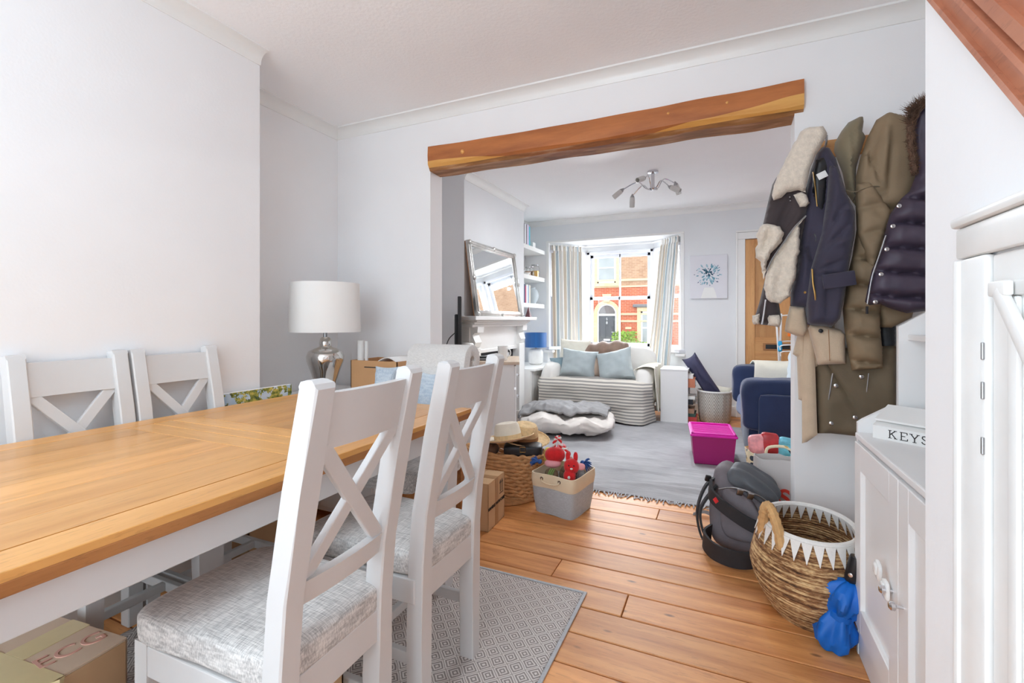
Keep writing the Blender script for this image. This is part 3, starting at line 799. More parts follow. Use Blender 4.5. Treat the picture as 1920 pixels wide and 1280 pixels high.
# ---------------------------------------------------------------- coat rack and coats
rack = thing('coat_rack', 'pine coat rail with metal hooks fixed to the white wall', 'coat rack')
obj('rail', box(B(), 0.40, 0.86, DP - 0.022, DP, 1.905, 1.985, 0.004), M['pine_x'], rack, smooth=False)
for x in (0.43, 0.52, 0.61, 0.70, 0.79):
    obj('hook', tube(B(), smoothpts([(x, DP - 0.02, 1.955), (x, DP - 0.06, 1.95), (x, DP - 0.075, 1.97), (x, DP - 0.075, 1.99)], 4), 0.005, 6), M['steel'], rack)
GAR = {
'sh_collar': (2.33,[(0.304,1.956),(0.321,1.967),(0.351,1.969),(0.384,1.964),(0.4,1.932),(0.384,1.896),(0.354,1.835),(0.338,1.791),(0.328,1.745),(0.321,1.695),(0.294,1.706),(0.253,1.701),(0.233,1.681),(0.201,1.673),(0.196,1.697),(0.212,1.763),(0.25,1.85),(0.281,1.912)]),
'sh_body': (2.4,[(0.317,1.846),(0.222,1.794),(0.204,1.759),(0.186,1.678),(0.167,1.585),(0.167,1.586),(0.161,1.498),(0.161,1.416),(0.175,1.338),(0.153,1.235),(0.137,1.176),(0.131,1.144),(0.157,1.13),(0.232,1.124),(0.24,1.153),(0.229,1.225),(0.267,1.251),(0.298,1.356),(0.313,1.487),(0.336,1.609),(0.348,1.658),(0.338,1.699),(0.331,1.764)]),
'sh_cuff': (2.33,[(0.164,1.573),(0.188,1.573),(0.226,1.557),(0.243,1.529),(0.233,1.495),(0.214,1.466),(0.191,1.441),(0.18,1.407),(0.172,1.364),(0.164,1.329),(0.157,1.373),(0.153,1.408),(0.133,1.427),(0.131,1.467),(0.141,1.484),(0.135,1.52),(0.149,1.559)]),
'sh_lining': (2.345,[(0.328,1.598),(0.284,1.555),(0.246,1.492),(0.2,1.421),(0.177,1.369),(0.167,1.303),(0.173,1.246),(0.193,1.228),(0.227,1.221),(0.257,1.248),(0.269,1.253),(0.269,1.283),(0.287,1.334),(0.291,1.403),(0.302,1.446),(0.302,1.562)]),
'sh_hemL': (2.36,[(0.123,1.171),(0.151,1.18),(0.151,1.133),(0.129,1.131),(0.121,1.149)]),
'sh_hemR': (2.36,[(0.183,1.174),(0.229,1.173),(0.237,1.149),(0.229,1.122),(0.183,1.126)]),
'sh_tab': (2.34,[(0.278,1.691),(0.309,1.701),(0.326,1.686),(0.339,1.649),(0.322,1.635),(0.302,1.635),(0.292,1.662)]),
'navy': (2.42,[(0.395,1.905),(0.424,1.896),(0.448,1.842),(0.471,1.747),(0.49,1.676),(0.514,1.616),(0.514,1.514),(0.499,1.424),(0.486,1.333),(0.476,1.242),(0.461,1.161),(0.432,1.118),(0.337,1.131),(0.329,1.204),(0.276,1.21),(0.278,1.274),(0.299,1.387),(0.313,1.576),(0.333,1.716),(0.353,1.808),(0.373,1.875)]),
'navy_sleeve': (2.36,[(0.414,1.828),(0.444,1.778),(0.478,1.663),(0.502,1.6),(0.5,1.505),(0.485,1.417),(0.474,1.306),(0.45,1.157),(0.422,1.121),(0.333,1.132),(0.329,1.219),(0.345,1.368),(0.383,1.514),(0.403,1.671)]),
'beige': (2.5,[(0.317,1.099),(0.294,0.994),(0.311,0.982),(0.317,0.787),(0.331,0.781),(0.331,0.587),(0.35,0.594),(0.391,0.632),(0.383,0.933),(0.432,0.947),(0.458,1.126),(0.339,1.229)]),
'beige_belt': (2.46,[(0.334,1.1),(0.374,1.122),(0.377,0.936),(0.385,0.64),(0.328,0.595),(0.326,0.787)]),
'beige_sleeve': (2.43,[(0.34,1.132),(0.404,1.132),(0.466,1.108),(0.481,1.09),(0.484,0.962),(0.383,0.953),(0.369,1.007)]),
'beige_cuff': (2.4,[(0.271,1.213),(0.328,1.206),(0.336,1.153),(0.34,1.114),(0.326,1.078),(0.298,1.08),(0.252,1.1),(0.256,1.144),(0.267,1.188)]),
'hood': (2.47,[(0.542,2.032),(0.554,2.028),(0.556,2.009),(0.551,1.964),(0.563,1.941),(0.546,1.882),(0.529,1.813),(0.529,1.643),(0.494,1.705),(0.48,1.795),(0.462,1.852),(0.448,1.896),(0.452,1.934),(0.476,1.98),(0.501,2.014)]),
'parka': (2.5,[(0.375,0.984),(0.458,1.024),(0.676,1.042),(0.676,0.787),(0.612,0.715),(0.587,0.642),(0.534,0.64),(0.442,0.643),(0.391,0.638),(0.386,0.702),(0.383,0.868)]),
'puffer': (2.42,[(0.518,1.764),(0.531,1.83),(0.559,1.925),(0.588,1.99),(0.624,2.012),(0.681,1.985),(0.714,1.913),(0.721,1.803),(0.717,1.706),(0.69,1.621),(0.654,1.525),(0.637,1.438),(0.619,1.35),(0.604,1.239),(0.601,1.128),(0.608,1.038),(0.61,0.949),(0.503,0.936),(0.49,1.013),(0.476,1.116),(0.471,1.196),(0.48,1.264),(0.486,1.333),(0.505,1.423),(0.52,1.536),(0.516,1.65)]),
'puffer_lapel': (2.37,[(0.507,1.717),(0.556,1.727),(0.588,1.664),(0.627,1.59),(0.606,1.51),(0.585,1.413),(0.56,1.348),(0.538,1.42),(0.513,1.517)]),
'puffer_cuff': (2.44,[(0.589,1.221),(0.68,1.219),(0.719,1.194),(0.713,1.161),(0.646,1.119),(0.606,1.119),(0.596,1.17)]),
'gilet': (2.3,[(0.737,1.976),(0.695,1.97),(0.672,1.935),(0.669,1.856),(0.672,1.773),(0.682,1.709),(0.665,1.653),(0.639,1.627),(0.602,1.567),(0.585,1.489),(0.568,1.405),(0.545,1.353),(0.531,1.278),(0.522,1.223),(0.536,1.21),(0.571,1.214),(0.605,1.196),(0.655,1.177),(0.721,1.187),(0.815,1.22),(0.83,1.55),(0.807,1.895)]),
'black': (2.53,[(0.61,1.151),(0.684,1.151),(0.684,0.967),(0.637,0.937),(0.62,0.989)]),
'navy_inner': (2.375,[(0.366,1.839),(0.401,1.852),(0.417,1.809),(0.409,1.73),(0.399,1.606),(0.388,1.516),(0.363,1.449),(0.347,1.519),(0.351,1.657),(0.355,1.771)]),
}
def folds(amp, fx, fz, tilt=0.0, n=0.006, ns=9, seed=0):
    return lambda x, z: amp * (math.sin((x + z * tilt) * fx + 1.3 * noise.noise(Vector((x * 4, z * 3, seed)))) * math.cos(z * fz * 0.5)) + n * noise.noise(Vector((x * ns, z * ns * 0.6, seed + 3)))
def quilt(pitch, amp, slope=0.0, z0=0.0, n=0.004):
    def f(x, z):
        k = ((z + slope * x - z0 + 0.006 * noise.noise(Vector((x * 9, z * 4, 7)))) / pitch) % 1.0
        k = min(k, 1 - k) * pitch
        return -amp * math.exp(-(k / 0.010) ** 2) - amp * 0.5 * math.exp(-(k / 0.026) ** 2) + n * noise.noise(Vector((x * 30, z * 14, 2))) + n * 0.8 * (1 - 2 * abs(noise.noise(Vector((x * 16, z * 26, 5)))))
    return f
def crease(lines):
    def f(x, z):
        s = 0
        for (x0, z0, x1, z1, w, d) in lines:
            dx, dz = x1 - x0, z1 - z0; L = dx * dx + dz * dz
            t = max(0, min(1, ((x - x0) * dx + (z - z0) * dz) / L)); q = math.hypot(x - x0 - t * dx, z - z0 - t * dz)
            if q < w * 3: s += d * math.exp(-(q / w) ** 2) * (0.35 + 0.65 * math.sin(math.pi * min(1, max(0, 0.08 + 0.84 * t))))
        return s
    return f
def plus(*fs): return lambda x, z: sum(f(x, z) for f in fs)
def gar(key, name, m, parent, tf=0.05, tb=0.03, fold=None, rnd=0.05, res=0.012, jag=0.0, label=None):
    y0, poly = GAR[key]
    o = obj(name, inflate(B(), poly, tf, tb, res, rnd, fold, y0, jag), m, parent, ang=75)
    if label: o['label'] = label
    return o
def disc(name, m, parent, x, y, z, r=0.007):
    return obj(name, lathe(B(), [(r, 0), (r, 0.003), (r * 0.6, 0.005), (0.001, 0.005)], 12), m, parent, loc=(x, y, z), rot=(R(90), 0, 0))
def tooth(m, parent, pts, r=0.003, name='zip'):
    return obj(name, tube(B(), smoothpts(pts, 4), r, 6), m, parent)

c = thing('shearling_jacket', 'dark brown jacket with cream fleece collar, cuff and lining, leftmost coat', 'jacket', group=None)
gar('sh_body', 'body', M['suede'], c, 0.05, 0.04, plus(folds(0.006, 40, 6, 0.4), crease([(0.28, 1.70, 0.20, 1.50, 0.012, -0.015), (0.31, 1.62, 0.24, 1.50, 0.012, 0.012), (0.215, 1.70, 0.18, 1.60, 0.010, -0.012)])))
gar('sh_collar', 'collar', M['fur'], c, 0.035, 0.05, folds(0.004, 30, 4, n=0.006, ns=26), 0.03, jag=0.004)
gar('sh_lining', 'lining', M['fur'], c, 0.030, 0.02, lambda x, z: -0.016 * math.exp(-((x - 0.235 + (1.40 - z) * 0.10) / 0.028) ** 2) + 0.005 * noise.noise(Vector((x * 60, z * 60, 1))), 0.03, 0.009, 0.005)
gar('sh_cuff', 'cuff', M['fur'], c, 0.045, 0.04, lambda x, z: 0.006 * noise.noise(Vector((x * 55, z * 55, 4))) - 0.035 * math.exp(-(((x - 0.175 - (z - 1.50) * 0.3) / 0.016) ** 2 + ((z - 1.490) / 0.055) ** 2)), 0.03, 0.009, 0.005)
gar('sh_hemL', 'hem_trim', M['fur'], c, 0.03, 0.02, None, 0.02, 0.008, 0.006); gar('sh_hemR', 'hem_trim', M['fur'], c, 0.03, 0.02, None, 0.02, 0.008, 0.006)
gar('sh_tab', 'collar_lining', M['fur'], c, 0.02, 0.02, None, 0.02, 0.008, 0.004)
for (x, z) in ((0.265, 1.683), (0.267, 1.667)): disc('stud', M['chrome'], c, x, 2.345, z, 0.004)
tooth(M['steel'], c, [(0.321, 2.312, 1.591), (0.278, 2.312, 1.545), (0.241, 2.312, 1.487), (0.197, 2.312, 1.417), (0.175, 2.312, 1.365)])
tooth(M['chrome'], c, [(0.173, 2.335, 1.24), (0.165, 2.335, 1.174), (0.158, 2.33, 1.131)], 0.004)

c = thing('navy_parka', 'navy blue cotton jacket with brass zips, second coat from the left', 'jacket')
gar('navy', 'body', M['navy'], c, 0.055, 0.04, plus(folds(0.006, 55, 5, 0.25), crease([(0.345, 1.66, 0.315, 1.30, 0.010, 0.016), (0.325, 1.60, 0.305, 1.33, 0.008, -0.014), (0.33, 1.50, 0.36, 1.40, 0.010, -0.012)])), res=0.010)
gar('navy_inner', 'dark_lining', M['black'], c, 0.012, 0.02, None, 0.02, 0.01)
gar('navy_sleeve', 'sleeve', M['navy'], c, 0.055, 0.04, plus(lambda x, z: 0.006 * noise.noise(Vector((x * 12, z * 10, 1))), crease([(0.405, 1.78, 0.385, 1.52, 0.012, -0.018), (0.43, 1.72, 0.405, 1.55, 0.012, 0.014), (0.465, 1.64, 0.40, 1.53, 0.010, -0.016), (0.48, 1.60, 0.43, 1.60, 0.010, 0.012), (0.47, 1.54, 0.39, 1.45, 0.009, -0.016), (0.48, 1.48, 0.42, 1.46, 0.012, 0.012), (0.46, 1.40, 0.37, 1.36, 0.009, -0.014), (0.45, 1.34, 0.36, 1.345, 0.006, -0.018), (0.40, 1.30, 0.40, 1.16, 0.012, -0.012), (0.44, 1.27, 0.43, 1.15, 0.010, 0.010)])), 0.045, 0.009)
y_ = 2.300
obj('pocket_flap', box(B(), -0.058, 0.058, -0.006, 0.006, -0.030, 0.030, 0.004), M['navy'], c, loc=(0.435, y_, 1.315), rot=(0, R(-8), R(6)))
tooth(M['brass'], c, [(0.344, 2.318, 1.365), (0.346, 2.310, 1.308), (0.352, 2.308, 1.263), (0.355, 2.312, 1.234)], 0.0035)
tooth(M['brass'], c, [(0.354, 2.362, 1.786), (0.360, 2.355, 1.724), (0.367, 2.350, 1.634)], 0.0025)
disc('stud', M['brass'], c, 0.325, 2.365, 1.27, 0.006)
obj('care_label', box(B(), -0.018, 0.018, -0.002, 0.002, -0.014, 0.014, 0.001), M['paper'], c, loc=(0.385, 2.352, 1.765), rot=(0, R(-24), 0))

c = thing('beige_coat', 'long beige wool coat with a hanging belt, behind the navy jacket', 'coat')
gar('beige', 'body', M['beige'], c, 0.035, 0.03, plus(folds(0.006, 60, 2, 0.05), crease([(0.315, 1.15, 0.318, 0.72, 0.008, -0.02), (0.345, 1.12, 0.35, 0.75, 0.010, -0.016)])), res=0.010)
gar('beige_belt', 'front_panel', M['beige'], c, 0.012, 0.012, None, 0.02)
s_ = gar('beige_sleeve', 'sleeve', M['beige'], c, 0.035, 0.03, folds(0.004, 40, 3), 0.04)
disc('button', M['leather'], c, 0.385, 2.385, 1.104, 0.009)
gar('beige_cuff', 'cuff', M['beige'], c, 0.03, 0.03, None, 0.04)
obj('seam', tube(B(), [(0.415, 2.394, 1.11), (0.418, 2.393, 1.03), (0.420, 2.397, 0.975)], 0.0012, 5), M['tan'], c)

c = thing('olive_coat', 'long olive parka with press studs, its hood standing up behind the others', 'coat')
gar('hood', 'hood', M['olive'], c, 0.06, 0.05, plus(lambda x, z: 0.008 * noise.noise(Vector((x * 9, z * 9, 1))), crease([(0.505, 2.06, 0.515, 1.72, 0.006, -0.014), (0.52, 1.95, 0.50, 1.80, 0.012, 0.014), (0.485, 1.95, 0.49, 1.72, 0.014, 0.012)])), 0.06)
gar('parka', 'body', M['parka'], c, 0.045, 0.035, lambda x, z: 0.010 * (1 - 2 * abs(noise.noise(Vector((x * 10 + z * 3, z * 5, 2))))) - 0.016 * math.exp(-((x - 0.505 + (z - 0.80) * 0.55) / 0.008) ** 2) + 0.008 * noise.noise(Vector((x * 9, z * 9, 6))), 0.05)
for (x, z) in ((0.543, 0.908), (0.451, 0.864), (0.520, 0.731), (0.434, 0.698)): disc('press_stud', M['chrome'], c, x, 2.446, z, 0.009)
tooth(M['steel'], c, [(0.440, 2.449, 0.917), (0.428, 2.449, 0.823), (0.418, 2.455, 0.752)], 0.003); tooth(M['steel'], c, [(0.569, 2.449, 0.923), (0.556, 2.449, 0.786)], 0.002)

c = thing('black_coat', 'black coat glimpsed behind the khaki puffer coat, above the cabinet', 'coat')
gar('black', 'coat_tail', M['leather'], c, 0.03, 0.02, folds(0.006, 60, 3), 0.03)

c = thing('khaki_puffer_coat', 'long khaki quilted puffer coat hanging between the navy jacket and the plum gilet', 'coat')
CK = crease([(0.60, 2.02, 0.545, 1.74, 0.009, -0.020), (0.545, 1.95, 0.565, 1.80, 0.010, -0.016), (0.61, 1.93, 0.60, 1.76, 0.012, 0.014), (0.555, 1.84, 0.585, 1.72, 0.008, -0.016), (0.485, 1.68, 0.60, 1.675, 0.006, -0.020), (0.60, 1.66, 0.545, 1.62, 0.010, -0.016), (0.52, 1.66, 0.60, 1.52, 0.008, -0.016), (0.625, 1.85, 0.615, 1.66, 0.012, -0.014)])
q1 = quilt(0.108, 0.030, 0.12, 0.93)
gar('puffer', 'body', M['puffer'], c, 0.065, 0.04, lambda x, z: (q1(x, z) if z < 1.66 else 0.010 * noise.noise(Vector((x * 9, z * 6, 3)))) + CK(x, z), 0.05, 0.009)
gar('puffer_lapel', 'lapel', M['puffer'], c, 0.030, 0.02, quilt(0.11, 0.012, -0.25, 1.37), 0.03, 0.009)
gar('puffer_cuff', 'sleeve_end', M['puffer'], c, 0.04, 0.03, None, 0.04)
obj('hood_seam', tube(B(), smoothpts([(0.470, 2.35, 1.69), (0.50, 2.345, 1.68), (0.555, 2.345, 1.695), (0.60, 2.36, 1.69)], 5), 0.0025, 5), M['parka'], c)

c = thing('plum_gilet', 'dark plum quilted gilet with press studs and brown fur hood trim, rightmost coat', 'gilet')
CG = crease([(0.70, 1.95, 0.69, 1.72, 0.012, -0.016), (0.73, 1.90, 0.72, 1.70, 0.012, 0.014), (0.72, 1.72, 0.64, 1.62, 0.008, -0.016)])
q2 = quilt(0.096, 0.030, 0.14, 1.330)
gar('gilet', 'body', M['gilet'], c, 0.06, 0.05, lambda x, z: (q2(x, z) if z < 1.64 else 0.010 * noise.noise(Vector((x * 14, z * 9, 3))) + CG(x, z)), 0.05, 0.009)
for (x, z) in ((0.617, 1.588), (0.598, 1.512), (0.579, 1.424), (0.561, 1.328), (0.543, 1.221)): disc('press_stud', M['chrome'], c, x, 2.248, z, 0.008)
tooth(M['steel'], c, [(0.582, 2.268, 1.481), (0.559, 2.266, 1.399), (0.538, 2.262, 1.327), (0.528, 2.262, 1.265), (0.521, 2.262, 1.213)], 0.003)
obj('zip_pull', box(B(), -0.004, 0.004, -0.003, 0.003, -0.03, 0.0, 0.001), M['rubber'], c, loc=(0.520, 2.262, 1.205))
bm = B(); fp = smoothpts([(0.75, 2.29, 1.975), (0.708, 2.27, 1.973), (0.679, 2.262, 1.958), (0.663, 2.262, 1.932), (0.658, 2.265, 1.882), (0.661, 2.268, 1.819), (0.668, 2.272, 1.765), (0.676, 2.285, 1.72)], 8)
rnd = random.Random(5)
for p in fp:
    top = p.z > 1.90
    for k in range(34 if top else 26):
        a = rnd.uniform(0, 6.28); L = rnd.uniform(0.018, 0.055) if top else rnd.uniform(0.008, 0.02)
        d = Vector((math.cos(a) - (0.5 if top else 0), -0.5 - rnd.random() * 0.5, (1.0 if top else 0.2) + math.sin(a))).normalized()
        s0 = p + Vector((rnd.uniform(-.012, .012), rnd.uniform(-.012, .012), rnd.uniform(-.01, .01))); e0 = s0 + d * L + Vector((rnd.uniform(-.008, .008), 0, -0.1 * L))
        sd = d.cross(Vector((0, 1, 0.3))).normalized() * 0.0014
        v = [bm.verts.new(q) for q in (s0 - sd, s0 + sd, e0)]; w_ = bm.verts.new(s0 + d.cross(sd).normalized() * 0.002)
        bm.faces.new((v[0], v[1], v[2])); bm.faces.new((v[1], w_, v[2])); bm.faces.new((w_, v[0], v[2]))
tube(bm, fp, 0.012, 6)
obj('fur_trim', bm, M['brownfur'], c, smooth=False)['kind'] = 'stuff'

# ---------------------------------------------------------------- big basket, umbrella, backpack
bk = thing('banana_leaf_basket', 'large round brown coiled basket with white zigzag fringe beside the cabinet', 'basket', (0.315, 2.20, 0))
bk.scale = (0.94, 1.18, 1.0)
def bprof(z): # radius by height
    t = z / 0.335
    return 0.130 + 0.088 * math.sin(min(1, t * 1.7 + 0.05) * math.pi / 2) - 0.052 * max(0, t - 0.50) ** 1.3 * 2.2
bm = B(); nz = 30
for i in range(nz):
    z = 0.006 + i * 0.335 / nz
    r = bprof(z)
    pts = [(math.cos(a) * (r + 0.0015 * noise.noise(Vector((math.cos(a) * 3, math.sin(a) * 3, i)))), math.sin(a) * r, z + 0.003 * noise.noise(Vector((math.cos(a) * 4, math.sin(a) * 4, i * 0.7)))) for a in [2 * math.pi * k / 56 for k in range(56)]]
    tube(bm, pts, 0.0082, 6, True)
obj('coiled_wall', bm, M['banana'], bk)
obj('inner_base', lathe(B(), [(0.001, 0.004), (0.14, 0.004), (0.14, 0.016), (0.001, 0.016)], 40), M['banana'], bk)
rt = bprof(0.335)
obj('rim', tube(B(), [(math.cos(a) * rt, math.sin(a) * rt, 0.340) for a in [2 * math.pi * k / 60 for k in range(60)]], 0.010, 8, True), M['whitecord'], bk)
nt = 30
for side in (1, -1):
    for k in range(nt):
        a0 = 2 * math.pi * k / nt; a1 = 2 * math.pi * (k + 1) / nt; bm = B()
        rs = []
        for j in range(6):
            z = 0.340 - j * 0.0135; sh = 1 - j / 5
            am = (a0 + a1) / 2; hw = (a1 - a0) / 2 * max(0.04, sh)
            r = bprof(max(0, min(z, 0.335))) + side * 0.0105
            rs.append([(math.cos(am + hw * q) * r, math.sin(am + hw * q) * r, z) for q in (-1, -0.33, 0.33, 1)] + [(math.cos(am + hw * q) * (r + side * 0.003), math.sin(am + hw * q) * (r + side * 0.003), z) for q in (1, 0.33, -0.33, -1)])
        obj('fringe_triangle', rings(bm, rs), M['whitecord'], bk)
for ang in (R(212), R(340)):
    h_ = thing_part = None
    bm = B(); cpts = []
    for i in range(25):
        t = i / 24; aa = ang + (t - 0.5) * 0.62; r = rt + 0.012 + 0.006 * math.sin(t * math.pi)
        cpts.append((math.cos(aa) * r, math.sin(aa) * r, 0.285 + 0.135 * math.sin(t * math.pi) ** 0.7))
    tube(bm, cpts, [0.0185 + 0.004 * (i % 2) for i in range(25)], 8)
    obj('rope_handle', bm, M['jute'], bk)

um = thing('folded_umbrella', 'bright blue folded umbrella with black handle leaning on the basket', 'umbrella', (0.345, 1.965, 0.0), rot=(R(2), R(13), 0))
pr = [(0.012, 0.0), (0.040, 0.004), (0.058, 0.035), (0.060, 0.06), (0.052, 0.09), (0.036, 0.125), (0.034, 0.135), (0.044, 0.15), (0.056, 0.175), (0.058, 0.20), (0.050, 0.225), (0.030, 0.245), (0.012, 0.255)]
def pleat(a, z): return 1 + 0.17 * math.sin(a * 5 + z * 26) + 0.13 * math.sin(a * 9 - z * 40) * (1 if z > 0.13 else 0.4)
obj('canopy', lathe(B(), [(r * (1.0 if z < 0.13 else 1.05), z) for r, z in pr], 60, wob=pleat), M['umbrella'], um)
obj('strap', lathe(B(), [(0.037, 0.118), (0.040, 0.120), (0.040, 0.140), (0.037, 0.142)], 30, wob=lambda a, z: 1 + 0.05 * math.sin(3 * a)), M['umbrella'], um)
obj('handle', lathe(B(), [(0.010, 0.25), (0.019, 0.258), (0.021, 0.27), (0.023, 0.335), (0.021, 0.345), (0.004, 0.347)], 20), M['black'], um)
obj('push_button', lathe(B(), [(0.007, 0), (0.007, 0.004), (0.001, 0.005)], 12), M['chrome'], um, loc=(-0.010, -0.020, 0.285), rot=(R(90), 0, R(-25)))
obj('wrist_loop', ribbon(B(), smoothpts([(0.0, 0, 0.345), (0.008, 0.004, 0.38), (0.014, 0.012, 0.395), (0.016, 0.02, 0.37), (0.01, 0.02, 0.34)], 4), (0, 1, 0), 0.008, 0.002), M['umbrella'], um)

bp = thing('backpack', 'dark grey hiking backpack slumped on the floorboards against the basket', 'backpack', (0.108, 2.655, 0.0), R(-12))
def lean(q):
    q = q.copy(); t = (q.z + 0.18) / 0.36
    q.z -= 0.30 * (q.x + 0.10) * t if q.x > -0.10 else 0; q.x *= 1.0 - 0.22 * t * t; q.y = q.y * (1 - 0.25 * t) + 0.05 * t
    q.x += 0.012 * noise.noise(q * 9); q.z += 0.012 * noise.noise(q * 7 + Vector((3, 1, 2))); q.x -= 0.03 * t
    return q
obj('main_body', sbox(B(), 0, 0, 0.20, 0.32, 0.27, 0.40, 5, 12, fn=lean), M['charcoal'], bp)
def lid(q):
    q = q.copy(); q.z -= 0.9 * q.x * q.x; q.y += 0.02 * noise.noise(q * 10); q.z += 0.010 * math.sin(q.y * 60) ; return q
obj('lid', sbox(B(), 0, 0, 0, 0.25, 0.24, 0.085, 4, 12, fn=lid, mtx=Matrix.Translation((0.035, 0.03, 0.325)) @ Matrix.Rotation(R(30), 4, 'Y')), M['grey_nylon'], bp)
obj('front_pocket', sbox(B(), 0.01, -0.125, 0.20, 0.19, 0.06, 0.24, 4, 8, fn=lean), M['charcoal'], bp)
obj('hip_belt', ribbon(B(), smoothpts([(-0.15, -0.09, 0.31), (-0.125, -0.155, 0.275), (-0.03, -0.185, 0.225), (0.07, -0.175, 0.18), (0.16, -0.12, 0.155)], 6), (0.15, -0.1, 1), 0.062, 0.014), M['blknylon'], bp)
st = bp.children
o = obj('badge', box(B(), -0.012, 0.012, -0.001, 0.002, -0.012, 0.012, 0.001), M['red'], bp, loc=(-0.105, -0.176, 0.266), rot=(0, R(45), R(-25)))
obj('carry_loop', ribbon(B(), smoothpts([(-0.145, -0.10, 0.075), (-0.155, -0.20, 0.075), (-0.09, -0.275, 0.060), (0.02, -0.285, 0.055), (0.10, -0.23, 0.070), (0.13, -0.11, 0.10)], 6), (0.1, -0.15, 1), 0.085, 0.010), M['blknylon'], bp)
for k, pts in enumerate(([(-0.10, -0.02, 0.36), (-0.18, -0.05, 0.29), (-0.215, -0.09, 0.16), (-0.19, -0.11, 0.045), (-0.15, -0.13, 0.03)], [(-0.12, -0.08, 0.31), (-0.185, -0.13, 0.20), (-0.175, -0.15, 0.10), (-0.14, -0.15, 0.03)])):
    obj('shoulder_strap', ribbon(B(), smoothpts(pts, 6), (0.4, -0.9, 0), 0.028, 0.010), M['blknylon'], bp)
for (x, yy, z) in ((-0.165, -0.075, 0.335), (-0.16, -0.14, 0.05), (0.00, -0.16, 0.325), (0.045, -0.155, 0.315)):
    obj('buckle', box(B(), -0.014, 0.014, -0.008, 0.008, -0.016, 0.016, 0.004), M['black'] if x < -0.1 else M['steel'], bp, loc=(x, yy, z), rot=(0.3, 0.2, 0.5))
obj('zip', tube(B(), smoothpts([(-0.10, -0.135, 0.31), (-0.02, -0.152, 0.338), (0.08, -0.142, 0.318), (0.13, -0.115, 0.275)], 5), 0.004, 6), M['steel'], bp)

# ---------------------------------------------------------------- dining table
TZ = 0.76; TX0, TX1, TY0, TY1 = -2.06, -1.015, 0.20, 1.82
tb = thing('dining_table', 'long oak-topped dining table with a pale grey painted base', 'table', (0, 0, 0))
def board(x0, x1, y0, y1, along, dz=0.0, g=0.0012):
    m = M['oak_x'] if along == 'x' else M['oak_y']
    obj('board', box(B(), -(x1 - x0) / 2 + g, (x1 - x0) / 2 - g, -(y1 - y0) / 2 + g, (y1 - y0) / 2 - g, -0.018, dz, g * 1.2, 1), m, tb, loc=((x0 + x1) / 2, (y0 + y1) / 2, TZ), smooth=False)
bx0, bx1 = TX0 + 0.10, TX1 - 0.10
board(TX0, bx0 - 0.001, TY0, TY1, 'y'); board(bx1 + 0.002, TX1, TY0, TY1, 'y')
cross = [0.972, 1.055, 1.122, 1.20]
for a, b in zip(cross, cross[1:]): board(bx0, bx1, a, b, 'x')
board(bx0, bx1, TY1 - 0.11, TY1, 'x'); board(bx0, bx1, TY0, TY0 + 0.11, 'x')
for (ya, yb) in ((TY0 + 0.11, 0.972), (1.20, TY1 - 0.11)):
    n = 6
    for i in range(n): board(bx0 + (bx1 - bx0) * i / n, bx0 + (bx1 - bx0) * (i + 1) / n, ya, yb, 'y', 0.0, 0.0004)
obj('top_edge', box(B(), TX0 + 0.001, TX1 - 0.001, TY0, TY1 - 0.001, TZ - 0.042, TZ - 0.016, 0.003), M['oak_edge'], tb, smooth=False)
bm = B()
for (a, b, c_, d) in ((TX0 + 0.03, TX0 + 0.055, TY0 + 0.05, TY1 - 0.05), (TX1 - 0.055, TX1 - 0.03, TY0 + 0.05, TY1 - 0.05), (TX0 + 0.03, TX1 - 0.03, TY1 - 0.075, TY1 - 0.05), (TX0 + 0.03, TX1 - 0.03, TY0 + 0.05, TY0 + 0.075)):
    box(bm, a, b, c_, d, TZ - 0.125, TZ - 0.042, 0.003)
obj('apron', bm, M['chair'], tb, smooth=False)
for x in (TX0 + 0.035, TX1 - 0.115):
    for yy in (TY0 + 0.055, TY1 - 0.135):
        obj('leg', rings(B(), [[(x + sx * w, yy + sy * w, z) for sx, sy in ((0, 0), (1, 0), (1, 1), (0, 1))] for z, w in ((0.0, 0.062), (TZ - 0.13, 0.08), (TZ - 0.042, 0.08))]), M['chair'], tb, smooth=False)

